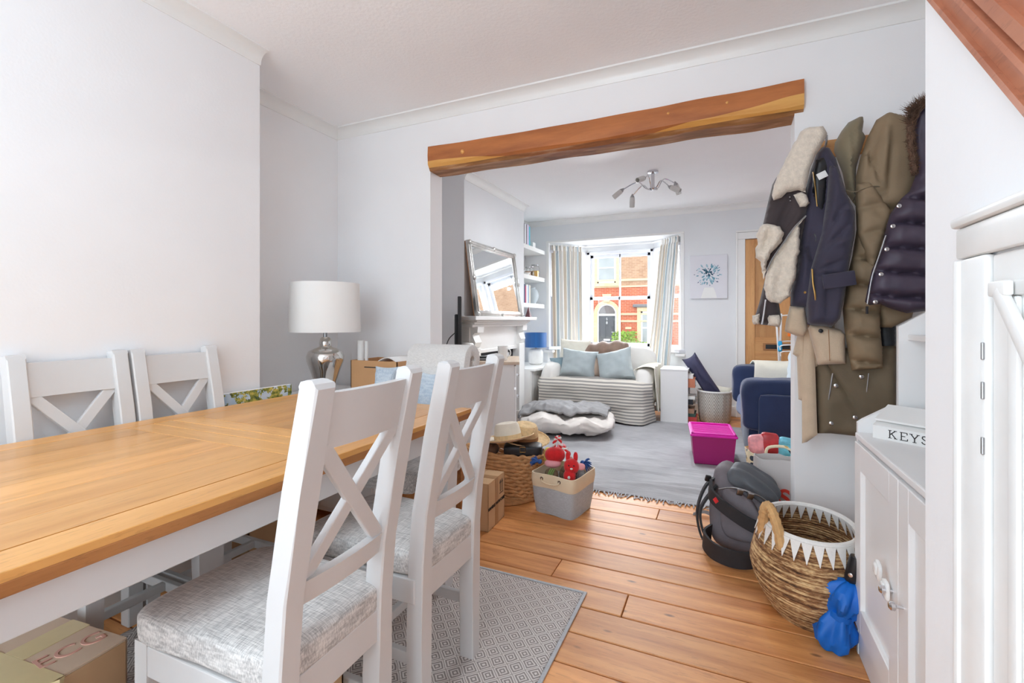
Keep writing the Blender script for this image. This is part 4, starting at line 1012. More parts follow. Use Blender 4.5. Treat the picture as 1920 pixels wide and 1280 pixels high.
# ---------------------------------------------------------------- cross-back dining chairs
def make_chair(label):
    t = thing('dining_chair', label, 'chair', group='cross-back dining chairs')
    W = 0.172; m = M['chair']
    path = [(0.004, 0.0), (0.004, 0.25), (0.0, 0.46), (-0.012, 0.60), (-0.052, 0.82), (-0.095, 1.018)]
    for s in (-1, 1):
        rs = []
        for i, (yy, z) in enumerate(path):
            xa, xb = (s * (W - 0.050), s * W); d = 0.026 if z < 0.9 else 0.024
            rs.append([(xa, yy - d, z), (xb, yy - d, z), (xb, yy + d, z), (xa, yy + d, z)])
        # softly crowned post top
        yy, z = path[-1]; xa, xb = s * (W - 0.050), s * W
        rs.append([(xa, yy - 0.018, z + 0.010), (xb, yy - 0.018, z + 0.010), (xb, yy + 0.016, z + 0.014), (xa, yy + 0.016, z + 0.014)])
        rs.append([(xa + s * 0.006, yy - 0.006, z + 0.016), (xb - s * 0.006, yy - 0.006, z + 0.016), (xb - s * 0.006, yy + 0.006, z + 0.017), (xa + s * 0.006, yy + 0.006, z + 0.017)])
        bm = rings(B(), rs)
        bmesh.ops.bevel(bm, geom=[e for e in bm.edges if abs(e.verts[0].co.z - e.verts[1].co.z) > 0.05], offset=0.004, segments=1, affect='EDGES')
        obj('back_post', bm, m, t, ang=25)
        # front leg
        obj('leg', rings(B(), [[(s * (0.140 + w) - 0.0, 0.452 - 0.020, z) if 0 else (s * (0.178 - w), 0.425 - w, z), (s * 0.178, 0.425 - w, z), (s * 0.178, 0.425, z), (s * (0.178 - w), 0.425, z)] for z, w in ((0.0, 0.034), (0.33, 0.044), (0.42, 0.044))]), m, t, smooth=False)
        obj('seat_rail', box(B(), s * 0.165 - 0.011, s * 0.165 + 0.011, 0.0, 0.40, 0.345, 0.415, 0.003), m, t, smooth=False)
        obj('stretcher', box(B(), s * 0.158 - 0.010, s * 0.158 + 0.010, 0.0, 0.40, 0.165, 0.20, 0.003), m, t, smooth=False)
    obj('seat_rail', box(B(), -0.15, 0.15, 0.40, 0.422, 0.345, 0.415, 0.003), m, t, smooth=False)
    obj('seat_rail', box(B(), -0.13, 0.13, -0.016, 0.010, 0.345, 0.425, 0.003), m, t, smooth=False)
    obj('stretcher', box(B(), -0.15, 0.15, 0.19, 0.212, 0.168, 0.198, 0.003), m, t, smooth=False)
    def rail(z0, z1, yo, cv):
        rs = []
        for i in range(9):
            x = -0.126 + 0.252 * i / 8; dy = -cv * (1 - (x / 0.126) ** 2)
            lean = lambda z: yo + dy - (z - z0) * 0.21
            rs.append([(x, lean(z0) - 0.012, z0), (x, lean(z0) + 0.012, z0), (x, lean(z1) + 0.012, z1 - 0.0), (x, lean(z1) - 0.012, z1)])
        return rings(B(), rs)
    obj('top_rail', rail(0.890, 1.005, -0.066, 0.012), m, t, ang=30)
    obj('lower_rail', rail(0.570, 0.620, -0.008, 0.010), m, t, ang=30)
    for s in (-1, 1):
        obj('cross_slat', bar(B(), (s * 0.118, -0.018 + (0 if s > 0 else 0.004), 0.612), (-s * 0.118, -0.074 + (0 if s > 0 else 0.004), 0.897), 0.036, 0.018, (0, 1, 0.2), 0.003), m, t, smooth=False)
    def seatfn(q):
        q = q.copy(); w = 1 + 0.10 * max(0, q.y / 0.25)
        q.x *= w
        if q.z > 0: q.z += 0.010 * (1 - (q.x / 0.2) ** 2) * (1 - (q.y / 0.26) ** 2)
        return q
    obj('seat_pad', sbox(B(), 0, 0.215, 0.450, 0.352, 0.465, 0.075, 7, 12, fn=seatfn), M['linen'], t)
    return t
ch0 = make_chair('pale grey cross-back chair in the foreground, nearest the camera')
ch0.location = (-0.80, 0.805, 0.003); ch0.rotation_euler = (0, 0, R(91))
for lab, loc, rz in (('pale grey cross-back chair second from the camera, near side of the table', (-0.79, 1.262, 0.003), R(90)),
                     ('leftmost pale grey cross-back chair on the wall side of the table', (-2.055, 0.885, 0.0), R(-90)),
                     ('right-hand pale grey cross-back chair on the wall side of the table', (-2.055, 1.240, 0.0), R(-90))):
    c = copy_tree(ch0); c.location = loc; c.rotation_euler = (0, 0, rz); c['label'] = lab

# upholstered scroll-back chair at the table's far end
sc = thing('scroll_back_chair', 'pale grey upholstered scroll-back chair at the far end of the table', 'chair', (-1.425, 2.10, 0))
path = [(0.02, 0.40), (0.03, 0.60), (0.05, 0.80), (0.075, 0.93), (0.09, 0.965), (0.125, 0.985), (0.165, 0.975), (0.185, 0.94), (0.175, 0.905), (0.145, 0.895)]
pp = smoothpts([(0, a, b) for a, b in path], 4); bm = B(); rs = []
for x in (-0.19, -0.185, 0.185, 0.19):
    e = 0.020 if abs(x) > 0.187 else 0.030
    L = []; Rr = []
    for i, p in enumerate(pp):
        tg = (pp[min(i + 1, len(pp) - 1)] - pp[max(i - 1, 0)]).normalized(); nn = Vector((0, tg.z, -tg.y))
        L.append(Vector((x, p.y, p.z)) - nn * e); Rr.append(Vector((x, p.y, p.z)) + nn * e)
    rs.append(L + Rr[::-1])
obj('backrest', rings(bm, rs), M['linen_pale'], sc, ang=60)
obj('seat', sbox(B(), 0, -0.20, 0.43, 0.42, 0.46, 0.11, 7, 8), M['linen'], sc)
for x in (-0.17, 0.17):
    for yy in (-0.38, 0.02): obj('leg', rings(B(), [[(x + a * w, yy + b * w, z) for a, b in ((-1, -1), (1, -1), (1, 1), (-1, 1))] for z, w in ((0, 0.014), (0.40, 0.021))]), M['oak_edge'], sc, smooth=False)
def cl(u, v):
    x = -0.155 + 0.30 * u
    z = 0.865 - 0.40 * v + 0.006 * math.sin(u * 9)
    yy = 0.012 - 0.045 * max(0, 0.78 - z) * 0 + (0.0 if z > 0.5 else -0.03) + 0.006 * math.sin(u * 22 + v * 4) * v + (z - 0.6) * 0.10 - 0.028
    return Vector((x, yy, z))
o = obj('draped_cloth', sheet(B(), 26, 20, cl), M['denim'], None, loc=(-1.425, 2.10, 0)); solid(o, 0.006)
tag(o, 'washed pale blue cloth hanging on the scroll-back chair', 'cloth')

# sideboard in the alcove, lamp, carton of posters, cushion, canvas
sbd = thing('side_cabinet', 'low white cabinet in the alcove under the silver table lamp', 'cabinet', (0, 0, 0))
obj('body', box(B(), -2.53, -1.73, 2.02, 2.55, 0.05, 0.66, 0.003), M['cabinet'], sbd, smooth=False); obj('top', box(B(), -2.55, -1.71, 1.99, 2.56, 0.66, 0.685, 0.004), M['cabinet'], sbd, smooth=False)
for x in (-2.50, -1.80):
    for yy in (2.05, 2.48): obj('foot', box(B(), x, x + 0.05, yy, yy + 0.05, 0, 0.05), M['cabinet'], sbd, smooth=False)
for x0 in (-2.51, -2.12): 
    d = obj('door', box(B(), x0, x0 + 0.38, 2.008, 2.02, 0.08, 0.64, 0.003), M['cabinet'], sbd, smooth=False)
    obj('knob', lathe(B(), [(0.005, 0), (0.012, 0.012), (0.012, 0.02), (0.004, 0.024)], 12), M['chrome'], d, loc=(x0 + (0.34 if x0 < -2.3 else 0.04), 2.008, 0.40), rot=(R(90), 0, 0))
lp = thing('table_lamp', 'silver mercury-glass table lamp with a white drum shade in the alcove', 'lamp', (-2.224, 2.15, 0.685))
obj('shade', rings(B(), [[(math.cos(2 * math.pi * i / 48) * r, math.sin(2 * math.pi * i / 48) * r, z) for i in range(48)] for r, z in ((0.203, 0.395), (0.207, 0.393), (0.200, 0.690), (0.196, 0.690), (0.203, 0.395))], True, False), M['shade'], lp)
obj('glass_base', lathe(B(), [(0.001, 0.025), (0.055, 0.025), (0.058, 0.04), (0.065, 0.09), (0.088, 0.16), (0.108, 0.215), (0.110, 0.245), (0.098, 0.275), (0.065, 0.293), (0.040, 0.300), (0.034, 0.308), (0.036, 0.325), (0.031, 0.350), (0.020, 0.362), (0.001, 0.364)], 40), M['mercury'], lp)
obj('foot', lathe(B(), [(0.001, 0.0), (0.070, 0.0), (0.070, 0.018), (0.055, 0.026), (0.001, 0.026)], 32), M['chrome'], lp)
obj('stem', lathe(B(), [(0.012, 0.36), (0.012, 0.55), (0.001, 0.55)], 14), M['steel'], lp)
bm = B()
for k in range(3):
    a = 2 * math.pi * k / 3; bar(bm, (0, 0, 0.66), (0.197 * math.cos(a), 0.197 * math.sin(a), 0.675), 0.004, 0.004)
obj('shade_spider', bm, M['steel'], lp, smooth=False)

def carton(name, label, loc, rz, sx, sy, sz, m=None, lid=True):
    """a cardboard box with a panel floor, four sides and two meeting top flaps"""
    t = thing(name, label, 'box', loc, rz); m = m or M['card']; w = 0.005
    bm = B()
    for (a, b, c_, d) in ((-sx / 2, sx / 2, -sy / 2, -sy / 2 + w), (-sx / 2, sx / 2, sy / 2 - w, sy / 2), (-sx / 2, -sx / 2 + w, -sy / 2, sy / 2), (sx / 2 - w, sx / 2, -sy / 2, sy / 2)): box(bm, a, b, c_, d, 0, sz)
    box(bm, -sx / 2, sx / 2, -sy / 2, sy / 2, 0, w)
    obj('carton_body', bm, m, t, smooth=False)
    if lid:
        for s in (-1, 1):
            obj('flap', box(B(), min(0, s * sx / 2) + 0.001, max(0, s * sx / 2) - 0.001, -sy / 2, sy / 2, sz, sz + 0.005, 0.001), m, t, smooth=False)
    return t
pb = carton('poster_carton', 'open brown cardboard box holding paper rolls beside the lamp', (-1.955, 2.40, 0.685), R(0), 0.36, 0.26, 0.215, pm('tan_cardboard', srgb(206, 158, 112), 0.85, 0.03, 8), False)
obj('printed_line', box(B(), -0.07, 0.06, -0.1312, -0.130, 0.172, 0.178), M['ink'], pb, smooth=False)
for k, (x, r, hh) in enumerate(((-2.112, 0.020, 0.335), (-2.066, 0.011, 0.332))):
    tag(obj('paper_roll', lathe(B(), [(r * 0.7, 0.02), (r, 0.02), (r, hh), (r * 0.7, hh), (r * 0.7, 0.02)], 18, cap=False), M['paper'], None, loc=(x, 2.335, 0.685)), ('thicker' if k == 0 else 'thinner') + ' white paper roll standing in the poster box', 'paper roll', 'paper rolls')
mg = tag(obj('magazine', sheet(B(), 8, 2, lambda u, v: Vector((-0.10 + 0.17 * u, 0.20 * v - 0.1, 0.20 + 0.035 * math.sin(u * math.pi)))), M['paper'], None, loc=(-1.86, 2.40, 0.685)), 'curled magazine lying over the edge of the poster box', 'magazine'); solid(mg, 0.005)
tag(obj('cushion', pillow(B(), 0.15, 0.19, 0.08, 12, 3), M['denim'], None, loc=(-1.80, 2.20, 0.785), rot=(R(-12), 0, R(14))), 'pale blue washed cushion propped against the poster box', 'cushion')

carton('canvas_carton', 'cardboard box behind the table under the canvas of trees', (-2.075, 1.63, 0), 0, 0.19, 0.34, 0.44)
cv = thing('canvas_picture', 'unframed canvas painted with yellow-green trees, leaning on the wall behind the table', 'picture', (-2.115, 1.63, 0.4455), rot=(0, R(-2), R(0)))
n_ = NT('painted_trees'); v_ = n_.coord(scale=(1, 1, 1)); f1 = n_.noise(v_, 16, 5, 0.7); f2 = n_.noise(v_, 42, 3)
sp_ = n_.n('ShaderNodeSeparateXYZ'); n_.l(v_, sp_.inputs[0])
blue = n_.ramp(n_.noise(v_, 5, 2), [(0.4, srgb(214, 222, 230)), (0.6, srgb(110, 176, 220))])
leaf = n_.ramp(f2, [(0.35, srgb(70, 84, 40)), (0.5, srgb(150, 150, 60)), (0.65, srgb(222, 196, 96))])
n_.set(Base_Color=n_.mix(n_.math('GREATER_THAN', f1, 0.48), blue, leaf), Roughness=0.7)
obj('stretcher', box(B(), -0.022, -0.002, -0.19, 0.19, 0, 0.36, 0.002), M['paper'], cv, smooth=False)
obj('painted_face', box(B(), -0.002, 0.001, -0.188, 0.189, 0.002, 0.358), n_.m, cv, smooth=False)

# ---------------------------------------------------------------- rugs
rg = thing('dining_rug', 'pale rug with grey diamond pattern under the dining table', 'rug')
obj('pile', sheet(B(), 60, 90, lambda u, v: Vector((-2.0 + 1.465 * u, -0.55 + 2.46 * v, 0.0055 + 0.0015 * noise.noise(Vector((u * 9, v * 12, 0)))))), M['rug'], rg); solid(rg.children[0], 0.005, -1) if rg.children else None
for o in children(rg):
    if not o.modifiers: solid(o, 0.005, -1)
for (a, b, c_, d) in ((-0.534, -0.520, -0.55, 1.926), (-2.0, -0.5345, 1.914, 1.926)): obj('hem', box(B(), a, b, c_, d, 0.0005, 0.0075, 0.002), M['rughem'], rg)
fr = thing('living_room_rug', 'large plain grey cotton rug with frayed fringe in the front room', 'rug')
def fz(u, v):
    x = -2.05 + 2.25 * u; yy = 3.04 + (0.035 * noise.noise(Vector((x * 2.5, 0, 0))) - 0.14 * u * u * 0 + 0.10 * u) * (1 - v) + 2.50 * v
    w = 0.012 * max(0, 1 - v * 2.4) * max(0, math.sin(v * 46 + 2 * noise.noise(Vector((x * 2, v * 6, 1))))) ** 2 * (0.3 + 0.7 * noise.noise(Vector((x * 1.7 + 5, v * 9, 2))) if True else 1)
    for (a, b, yc, sl_, am, ww) in ((-0.75, 0.15, 3.30, 0.06, 0.030, 0.035), (-0.55, 0.20, 3.42, 0.05, 0.022, 0.030), (-0.95, -0.1, 3.62, 0.03, 0.014, 0.03), (-0.5, 0.1, 3.80, 0.0, 0.012, 0.025), (-1.0, -0.3, 3.95, 0.04, 0.010, 0.03), (-0.9, -0.2, 4.20, -0.03, 0.008, 0.03)):
        if a < x < b: w += am / 1.8 * math.sin(math.pi * (x - a) / (b - a)) * math.exp(-((yy - yc - sl_ * (x - a) - 0.02 * noise.noise(Vector((x * 5, 0, yc)))) / ww) ** 2)
    return Vector((x, yy, 0.007 + abs(w) * 1.8))
o = obj('weave', sheet(B(), 70, 210, fz), M['greyrug'], fr); solid(o, 0.005, -1)
bm = B(); rnd = random.Random(11)
for i in range(120):
    u = (i + rnd.random() * 0.5) / 120; p = fz(u, 0); k = rnd.uniform(0.02, 0.07)
    tube(bm, smoothpts([p, p + Vector((rnd.uniform(-.012, .012), -k * 0.5, -0.002)), p + Vector((rnd.uniform(-.025, .025), -k, -0.003))], 3), 0.0042, 5)
obj('fringe', bm, M['rughem'], fr)['kind'] = 'stuff'
tag(obj('loose_strap', ribbon(B(), smoothpts([(-0.16, 2.96, 0.004), (-0.10, 2.985, 0.02), (-0.05, 2.95, 0.015), (-0.03, 2.87, 0.006), (-0.02, 2.80, 0.005)], 5), (0.3, 0.3, 1), 0.02, 0.004), M['greycloth'], None), 'frayed grey strap lying between the backpack and the grey rug', 'strap')

# ---------------------------------------------------------------- cartons on the floor
ct = carton('moving_carton', 'cardboard box closed with cream tape under the left end of the table', (-1.55, 0.50, 0.0), R(6), 0.36, 0.34, 0.335, M['card2'])
obj('side_print_panel', box(B(), 0.1805, 0.182, -0.165, 0.165, 0.005, 0.333), M['card'], ct, smooth=False)
for (x0, x1, y0, y1) in ((-0.182, 0.1845, -0.035, 0.035), (-0.035, 0.035, 0.0355, 0.172), (-0.035, 0.035, -0.172, -0.0355)):
    obj('tape_strip', box(B(), x0, x1, y0, y1, 0.340, 0.3415, 0.0005), M['tape'], ct, smooth=False)
obj('tape_end', sheet(B(), 6, 10, lambda u, v: Vector((0.186 + 0.006 * math.sin(u * 9 + v * 5), -0.035 + 0.07 * u, 0.341 - 0.12 * v))), M['tape'], ct)
lettering('marker_writing', 'ECG', 0.07, M['redink'], ct, (0.10, 0.095, 0.3405), (0, 0, R(80)))
lettering('printed_marks', 'CE  MAX  12  25', 0.020, M['ink'], ct, (0.1825, 0.05, 0.22), (R(90), 0, R(90)))
ct = carton('arrow_carton', 'small cardboard box printed with two up arrows beside the hamper', (-1.270, 2.372, 0.0), R(3), 0.21, 0.23, 0.255)
obj('tape_strip', box(B(), 0.1052, 0.1062, -0.022, 0.022, 0.0, 0.256), M['btape'], ct, smooth=False); obj('tape_strip', box(B(), -0.105, 0.106, -0.022, 0.022, 0.2602, 0.2614), M['btape'], ct, smooth=False)
lettering('printed_words', 'HANDLE WITH CARE', 0.024, M['ink'], ct, (0.1064, -0.002, 0.118), (R(90), 0, R(90)))
bm = B()
for yy in (0.052, 0.078):
    box(bm, 0.1055, 0.1064, yy - 0.0035, yy + 0.0035, 0.165, 0.215); prism(bm, [(yy - 0.010, 0.213), (yy + 0.010, 0.213), (yy, 0.236)], 'x', 0.1055, 0.1064)
box(bm, 0.1055, 0.1064, 0.040, 0.092, 0.155, 0.159)
obj('up_arrows', bm, M['ink'], ct, smooth=False)
carton('plain_carton', 'plain brown cardboard box under the foreground chair', (-1.02, 0.80, 0.01), R(0), 0.24, 0.26, 0.265)
tag(obj('brown_case', box(box(B(), -0.14, 0.14, -0.10, 0.10, 0, 0.16, 0.02, 3), -0.145, 0.145, -0.102, 0.102, 0.075, 0.085, 0.002), pm('dark_brown_leathercloth', srgb(96, 62, 48), 0.6, 0.12, 12), None, loc=(-1.26, 0.60, 0.01)), 'dark brown case on the floor beneath the foreground chair seat', 'case')

# ---------------------------------------------------------------- seagrass hamper with hats and bag
hp = thing('seagrass_hamper', 'oval braided seagrass hamper piled with hats', 'basket', (-1.33, 2.83, 0))
bm = B()
for i in range(13):
    z = 0.014 + i * 0.0225; k = 0.88 + 0.12 * z / 0.3; n = 160
    pts = []; rad = []
    for j in range(n):
        a = 2 * math.pi * j / n
        sx = abs(math.cos(a)) ** 0.7 * (1 if math.cos(a) > 0 else -1); sy = abs(math.sin(a)) ** 0.7 * (1 if math.sin(a) > 0 else -1)
        pts.append((0.275 * k * sx, 0.190 * k * sy, z + 0.004 * math.sin(a * 17 + i * 2)))
        rad.append(0.0098 + 0.0052 * abs(math.sin(j * math.pi / 6 + (i % 2) * math.pi / 2)))
    tube(bm, pts, rad + [], 6, True)
obj('braided_wall', bm, M['seagrass'], hp)
obj('base', lathe(B(), [(0.001, 0.004), (0.235, 0.004), (0.235, 0.012), (0.001, 0.012)], 36), M['seagrass'], hp); children(hp)[-1].scale = (1, 0.69, 1)
def hat(name, label, loc, rot, m, band, R_=0.17, fray=False):
    t = thing(name, label, 'hat', loc, rot=rot)
    obj('brim', lathe(B(), [(0.085, 0.0), (0.12, -0.004), (R_ - 0.01, 0.004), (R_, 0.012), (R_, 0.017), (R_ - 0.01, 0.009), (0.12, 0.002), (0.085, 0.006)], 44, cap=False, wob=(lambda a, z: 1 + 0.012 * math.sin(31 * a)) if fray else None), m, t)
    obj('crown', lathe(B(), [(0.090, 0.0), (0.088, 0.04), (0.080, 0.085), (0.070, 0.102), (0.045, 0.108), (0.02, 0.100), (0.001, 0.097)], 36, cap=False), m, t)
    obj('band', lathe(B(), [(0.0905, 0.006), (0.0925, 0.007), (0.0905, 0.032), (0.088, 0.032)], 36, cap=False), band, t)
    if fray: obj('frayed_edge', tube(B(), [(math.cos(a) * R_ * (1 + 0.014 * math.sin(29 * a)), math.sin(a) * R_ * (1 + 0.014 * math.sin(29 * a)), 0.0145) for a in [2 * math.pi * k / 90 for k in range(90)]], 0.005, 5, True), M['straw'], t)
    return t
hat('sun_hat', 'cream sun hat with straw band on top of the hamper', (-1.275, 2.775, 0.375), (R(-6), R(-8), R(20)), M['hatcream'], M['straw'], 0.165, True)
hat('straw_hat', 'straw hat with frayed brim behind the cream hat', (-1.215, 2.905, 0.352), (R(4), R(9), 0), M['straw'], M['tan'], 0.165, True)
bg = thing('black_handbag', 'black leather bag with a gold buckle under the hats', 'bag', (-1.18, 2.80, 0.285), R(20))
obj('bag_body', sbox(B(), 0, 0, 0.03, 0.25, 0.15, 0.075, 5, 8), M['leather'], bg); obj('strap', box(B(), -0.012, 0.012, -0.077, -0.073, 0.0, 0.07, 0.001), M['leather'], bg)
obj('buckle', tube(B(), [(-0.017, -0.079, 0.03), (0.017, -0.079, 0.03), (0.017, -0.079, 0.062), (-0.017, -0.079, 0.062)], 0.003, 6, True), M['brass'], bg)
tag(obj('woolly_hat', sbox(B(), 0, 0, 0, 0.15, 0.13, 0.08, 2.6, 8), pm('brown_wool', srgb(122, 96, 80), 0.95, 0.1, 20), None, loc=(-1.42, 2.76, 0.30)), 'brown woolly hat tucked in the hamper below the cream hat', 'hat')

# ---------------------------------------------------------------- fabric bin of dog toys
bn = thing('fabric_bin', 'square grey canvas bin with a cream top band, full of plush toys', 'storage bin', (-0.885, 2.735, 0), R(-12))
def rr(s, z, n=9, sq=0.17, bulge=0.0):
    out = []
    for k in range(64):
        a = 2 * math.pi * k / 64; c_, d = math.cos(a), math.sin(a); m_ = (abs(c_) ** n + abs(d) ** n) ** (1 / n)
        out.append((c_ / m_ * s[0], d / m_ * s[1], z + 0.004 * math.sin(a * 3)))
    return out
def bin_wall(z0, z1, s0, s1, m, name, t=0.006):
    rs = [rr((s0, s0 * 1.02), z0), rr(((s0 + s1) / 2 + 0.004, (s0 + s1) / 2 + 0.006), (z0 + z1) / 2), rr((s1, s1 * 1.02), z1), rr((s1 - t, s1 * 1.02 - t), z1), rr((s0 - t, s0 * 1.02 - t), z0)]
    return obj(name, rings(B(), rs, True, False), m, bn)
bin_wall(0.0, 0.168, 0.128, 0.146, M['greycanvas'], 'canvas_wall'); bin_wall(0.160, 0.240, 0.1465, 0.150, M['cream'], 'top_band')
obj('base', rings(B(), [rr((0.124, 0.126), 0.002), rr((0.124, 0.126), 0.008)]), M['greycanvas'], bn)
obj('rope_handle', tube(B(), smoothpts([(-0.06, -0.156, 0.215), (-0.05, -0.163, 0.200), (0.0, -0.165, 0.193), (0.05, -0.163, 0.200), (0.06, -0.156, 0.215)], 5), 0.0035, 6), M['cream'], bn)
for x in (-0.06, 0.06): obj('eyelet', lathe(B(), [(0.004, 0), (0.010, 0.0), (0.010, 0.003), (0.004, 0.003), (0.004, 0)], 14, cap=False), M['steel'], bn, loc=(x, -0.1535, 0.215), rot=(R(90), 0, 0))
obj('contents_padding', sbox(B(), 0, 0, 0.11, 0.25, 0.25, 0.17, 5, 6), M['greytoy'], bn)
def toy(name, label, loc, rot=(0, 0, 0)): return thing(name, label, 'toy', loc, rot=rot)
def ball(m, p, c_, r, s=(1, 1, 1), name='body'):
    return obj(name, sbox(B(), 0, 0, 0, 2 * r * s[0], 2 * r * s[1], 2 * r * s[2], 2.2, 7), m, p, loc=c_)
t = toy('plush_rabbit', 'red knitted rabbit toy hanging over the front of the bin', (-0.815, 2.665, 0.235), (R(-10), 0, R(14)))
ball(M['red'], t, (0, 0, 0.05), 0.045, (1, 0.8, 1.0), 'head'); ball(M['red'], t, (-0.01, -0.005, -0.005), 0.036, (1, 0.8, 1.1))
for x in (-0.022, 0.024): ball(M['red'], t, (x, 0.005, 0.105), 0.017, (0.8, 0.7, 1.7), 'ear')
for x in (-0.014, 0.016): ball(M['black'], t, (x, -0.036, 0.058), 0.004, name='eye')
ball(M['whitecloth'], t, (0.002, -0.036, 0.040), 0.007, (1.2, 0.6, 0.8), 'nose'); ball(M['pinkplush'], t, (0.055, 0.01, 0.05), 0.02, (1.3, 0.7, 1), 'paw'); ball(M['whitecloth'], t, (-0.012, -0.034, -0.010), 0.010, (0.8, 0.5, 0.9), 'belly_patch')
t = toy('plush_fish', 'red and pink plush ball toy at the back of the bin', (-0.945, 2.745, 0.285), (0, 0, R(25)))
ball(M['red'], t, (0, 0, 0.035), 0.055, (1.15, 0.9, 0.85)); ball(M['pinkplush'], t, (-0.015, -0.02, -0.012), 0.042, (1.2, 0.9, 0.6), 'belly'); ball(M['pinkplush'], t, (0.045, 0.03, 0.075), 0.025, (1.2, 0.8, 0.8), 'fin')
t = toy('rope_tug', 'red and white twisted rope tug toy standing above the plush toys', (-0.935, 2.755, 0.33))
base_ = smoothpts([(-0.01, 0, 0.0), (-0.02, 0, 0.045), (-0.005, 0, 0.09), (0.015, 0.0, 0.095), (0.03, -0.01, 0.05), (0.07, -0.02, 0.03), (0.10, -0.02, -0.03)], 8)
for k, m_ in ((0, M['red']), (1, M['whitecord'])):
    obj('red_strand' if k == 0 else 'white_strand', tube(B(), [p + Vector((0.006 * math.cos(i * 0.9 + k * math.pi), 0.006 * math.sin(i * 0.9 + k * math.pi), 0.004 * math.sin(i * 0.9 + k * math.pi))) for i, p in enumerate(base_)], 0.0075, 6), m_, t)
t = toy('yellow_plush', 'yellow plush toy at the back left of the bin', (-0.985, 2.80, 0.29)); ball(M['yellow'], t, (0, 0, 0), 0.05, (1, 0.9, 1)); ball(M['yellow'], t, (-0.02, -0.01, 0.035), 0.022, name='head')
for k, (loc, lab) in enumerate((((-1.045, 2.715, 0.275), 'left'), ((-0.775, 2.80, 0.275), 'right'))):
    t = toy('cord_tassel', f'blue cotton tassel sticking out of the {lab} side of the toy bin', loc); bm = B(); rnd = random.Random(k)
    for i in range(22):
        d = Vector(((-1 if k == 0 else 0.6) * rnd.uniform(0.3, 1), rnd.uniform(-0.7, 0.5), rnd.uniform(-0.5, 0.6))).normalized(); tube(bm, [(0, 0, 0), d * 0.03, d * 0.05 + Vector((0, 0, -0.01))], [0.005, 0.004, 0.002], 5)
    obj('cords', bm, M['bluecord'], t); ball(M['bluecord'], t, (0.012 if k == 0 else -0.01, 0, 0), 0.014, name='knot')
t = toy('green_web_toy', 'green and brown striped toy in the front left of the bin', (-0.935, 2.655, 0.225)); ball(M['browntoy'], t, (0, 0, 0), 0.038, (1.1, 0.9, 1))
for k in (-1, 0, 1): obj('green_stripe', tube(B(), [(0.012 * k + 0.040 * math.sin(a) * 0.3, -0.036 * math.cos(a), 0.040 * math.sin(a)) for a in [R(q) for q in range(-60, 90, 15)]], 0.004, 5), M['greentoy'], t)
t = toy('grey_plush', 'grey plush toy at the right side of the bin', (-0.785, 2.735, 0.215)); ball(M['greytoy'], t, (0, 0, 0), 0.042, (1, 1, 0.9)); ball(M['greytoy'], t, (0.02, -0.03, 0.01), 0.02, name='head')
t = toy('brown_plush', 'brown plush toy in the middle of the bin', (-0.865, 2.70, 0.225)); ball(M['browntoy'], t, (0, 0, 0), 0.036, (1, 1, 1.1)); ball(M['browntoy'], t, (0, -0.02, 0.035), 0.018, name='head')

# ---------------------------------------------------------------- front room: fireplace wall
fp = thing('fireplace', 'white timber fire surround with corbelled mantel shelf and tiled iron grate', 'fireplace')
W_ = M['white']
obj('mantel_shelf', box(B(), FB, -1.965, 3.60, 5.07, 1.150, 1.186, 0.006), W_, fp, smooth=False)
bm = B()
for i, (d, z0, z1) in enumerate(((0.19, 1.132, 1.150), (0.165, 1.110, 1.132), (0.145, 1.085, 1.110))): box(bm, FB, FB + d, 3.70, 4.98, z0, z1, 0.005)
obj('cornice_mould', bm, W_, fp, smooth=False)
obj('frieze', box(B(), FB, FB + 0.09, 3.74, 4.95, 0.865, 1.09, 0.004), W_, fp, smooth=False)
for y0 in (3.74, 4.80):
    obj('pilaster', box(box(B(), FB, FB + 0.13, y0, y0 + 0.15, 0, 0.89, 0.004), FB, FB + 0.145, y0 - 0.01, y0 + 0.16, 0, 0.14, 0.004), W_, fp, smooth=False)
    obj('corbel', prism(B(), [(FB, 0.88), (FB + 0.10, 0.88), (FB + 0.13, 0.905), (FB + 0.145, 0.945), (FB + 0.125, 0.985), (FB + 0.115, 1.01), (FB + 0.135, 1.03), (FB + 0.165, 1.035), (FB + 0.17, 1.09), (FB, 1.09)], 'y', y0 + 0.015, y0 + 0.135), W_, fp, smooth=False)
obj('hearth_lintel', box(B(), FB, FB + 0.10, 3.89, 4.80, 0.835, 0.870, 0.004), W_, fp, smooth=False)
obj('iron_insert', box(box(box(box(B(), FB, FB + 0.05, 3.89, 4.00, 0, 0.835), FB, FB + 0.05, 4.69, 4.80, 0, 0.835), FB, FB + 0.05, 4.0, 4.69, 0.66, 0.835), FB, FB + 0.02, 4.0, 4.69, 0.0, 0.66), M['grate'], fp, smooth=False)
for k in range(5):
    for (y0) in (3.905, 4.705): obj('tile', box(B(), FB + 0.05, FB + 0.058, y0, y0 + 0.08, 0.05 + k * 0.125, 0.168 + k * 0.125, 0.002), M['tiles'], fp, smooth=False)
for k in range(6): obj('tile', box(B(), FB + 0.05, FB + 0.06, 4.005 + k * 0.114, 4.113 + k * 0.114, 0.70, 0.80, 0.002), M['tiles'], fp, smooth=False)
for k in range(7): obj('grate_bar', box(B(), FB + 0.06, FB + 0.075, 4.10 + k * 0.08, 4.115 + k * 0.08, 0.08, 0.30, 0.003), M['grate'], fp, smooth=False)

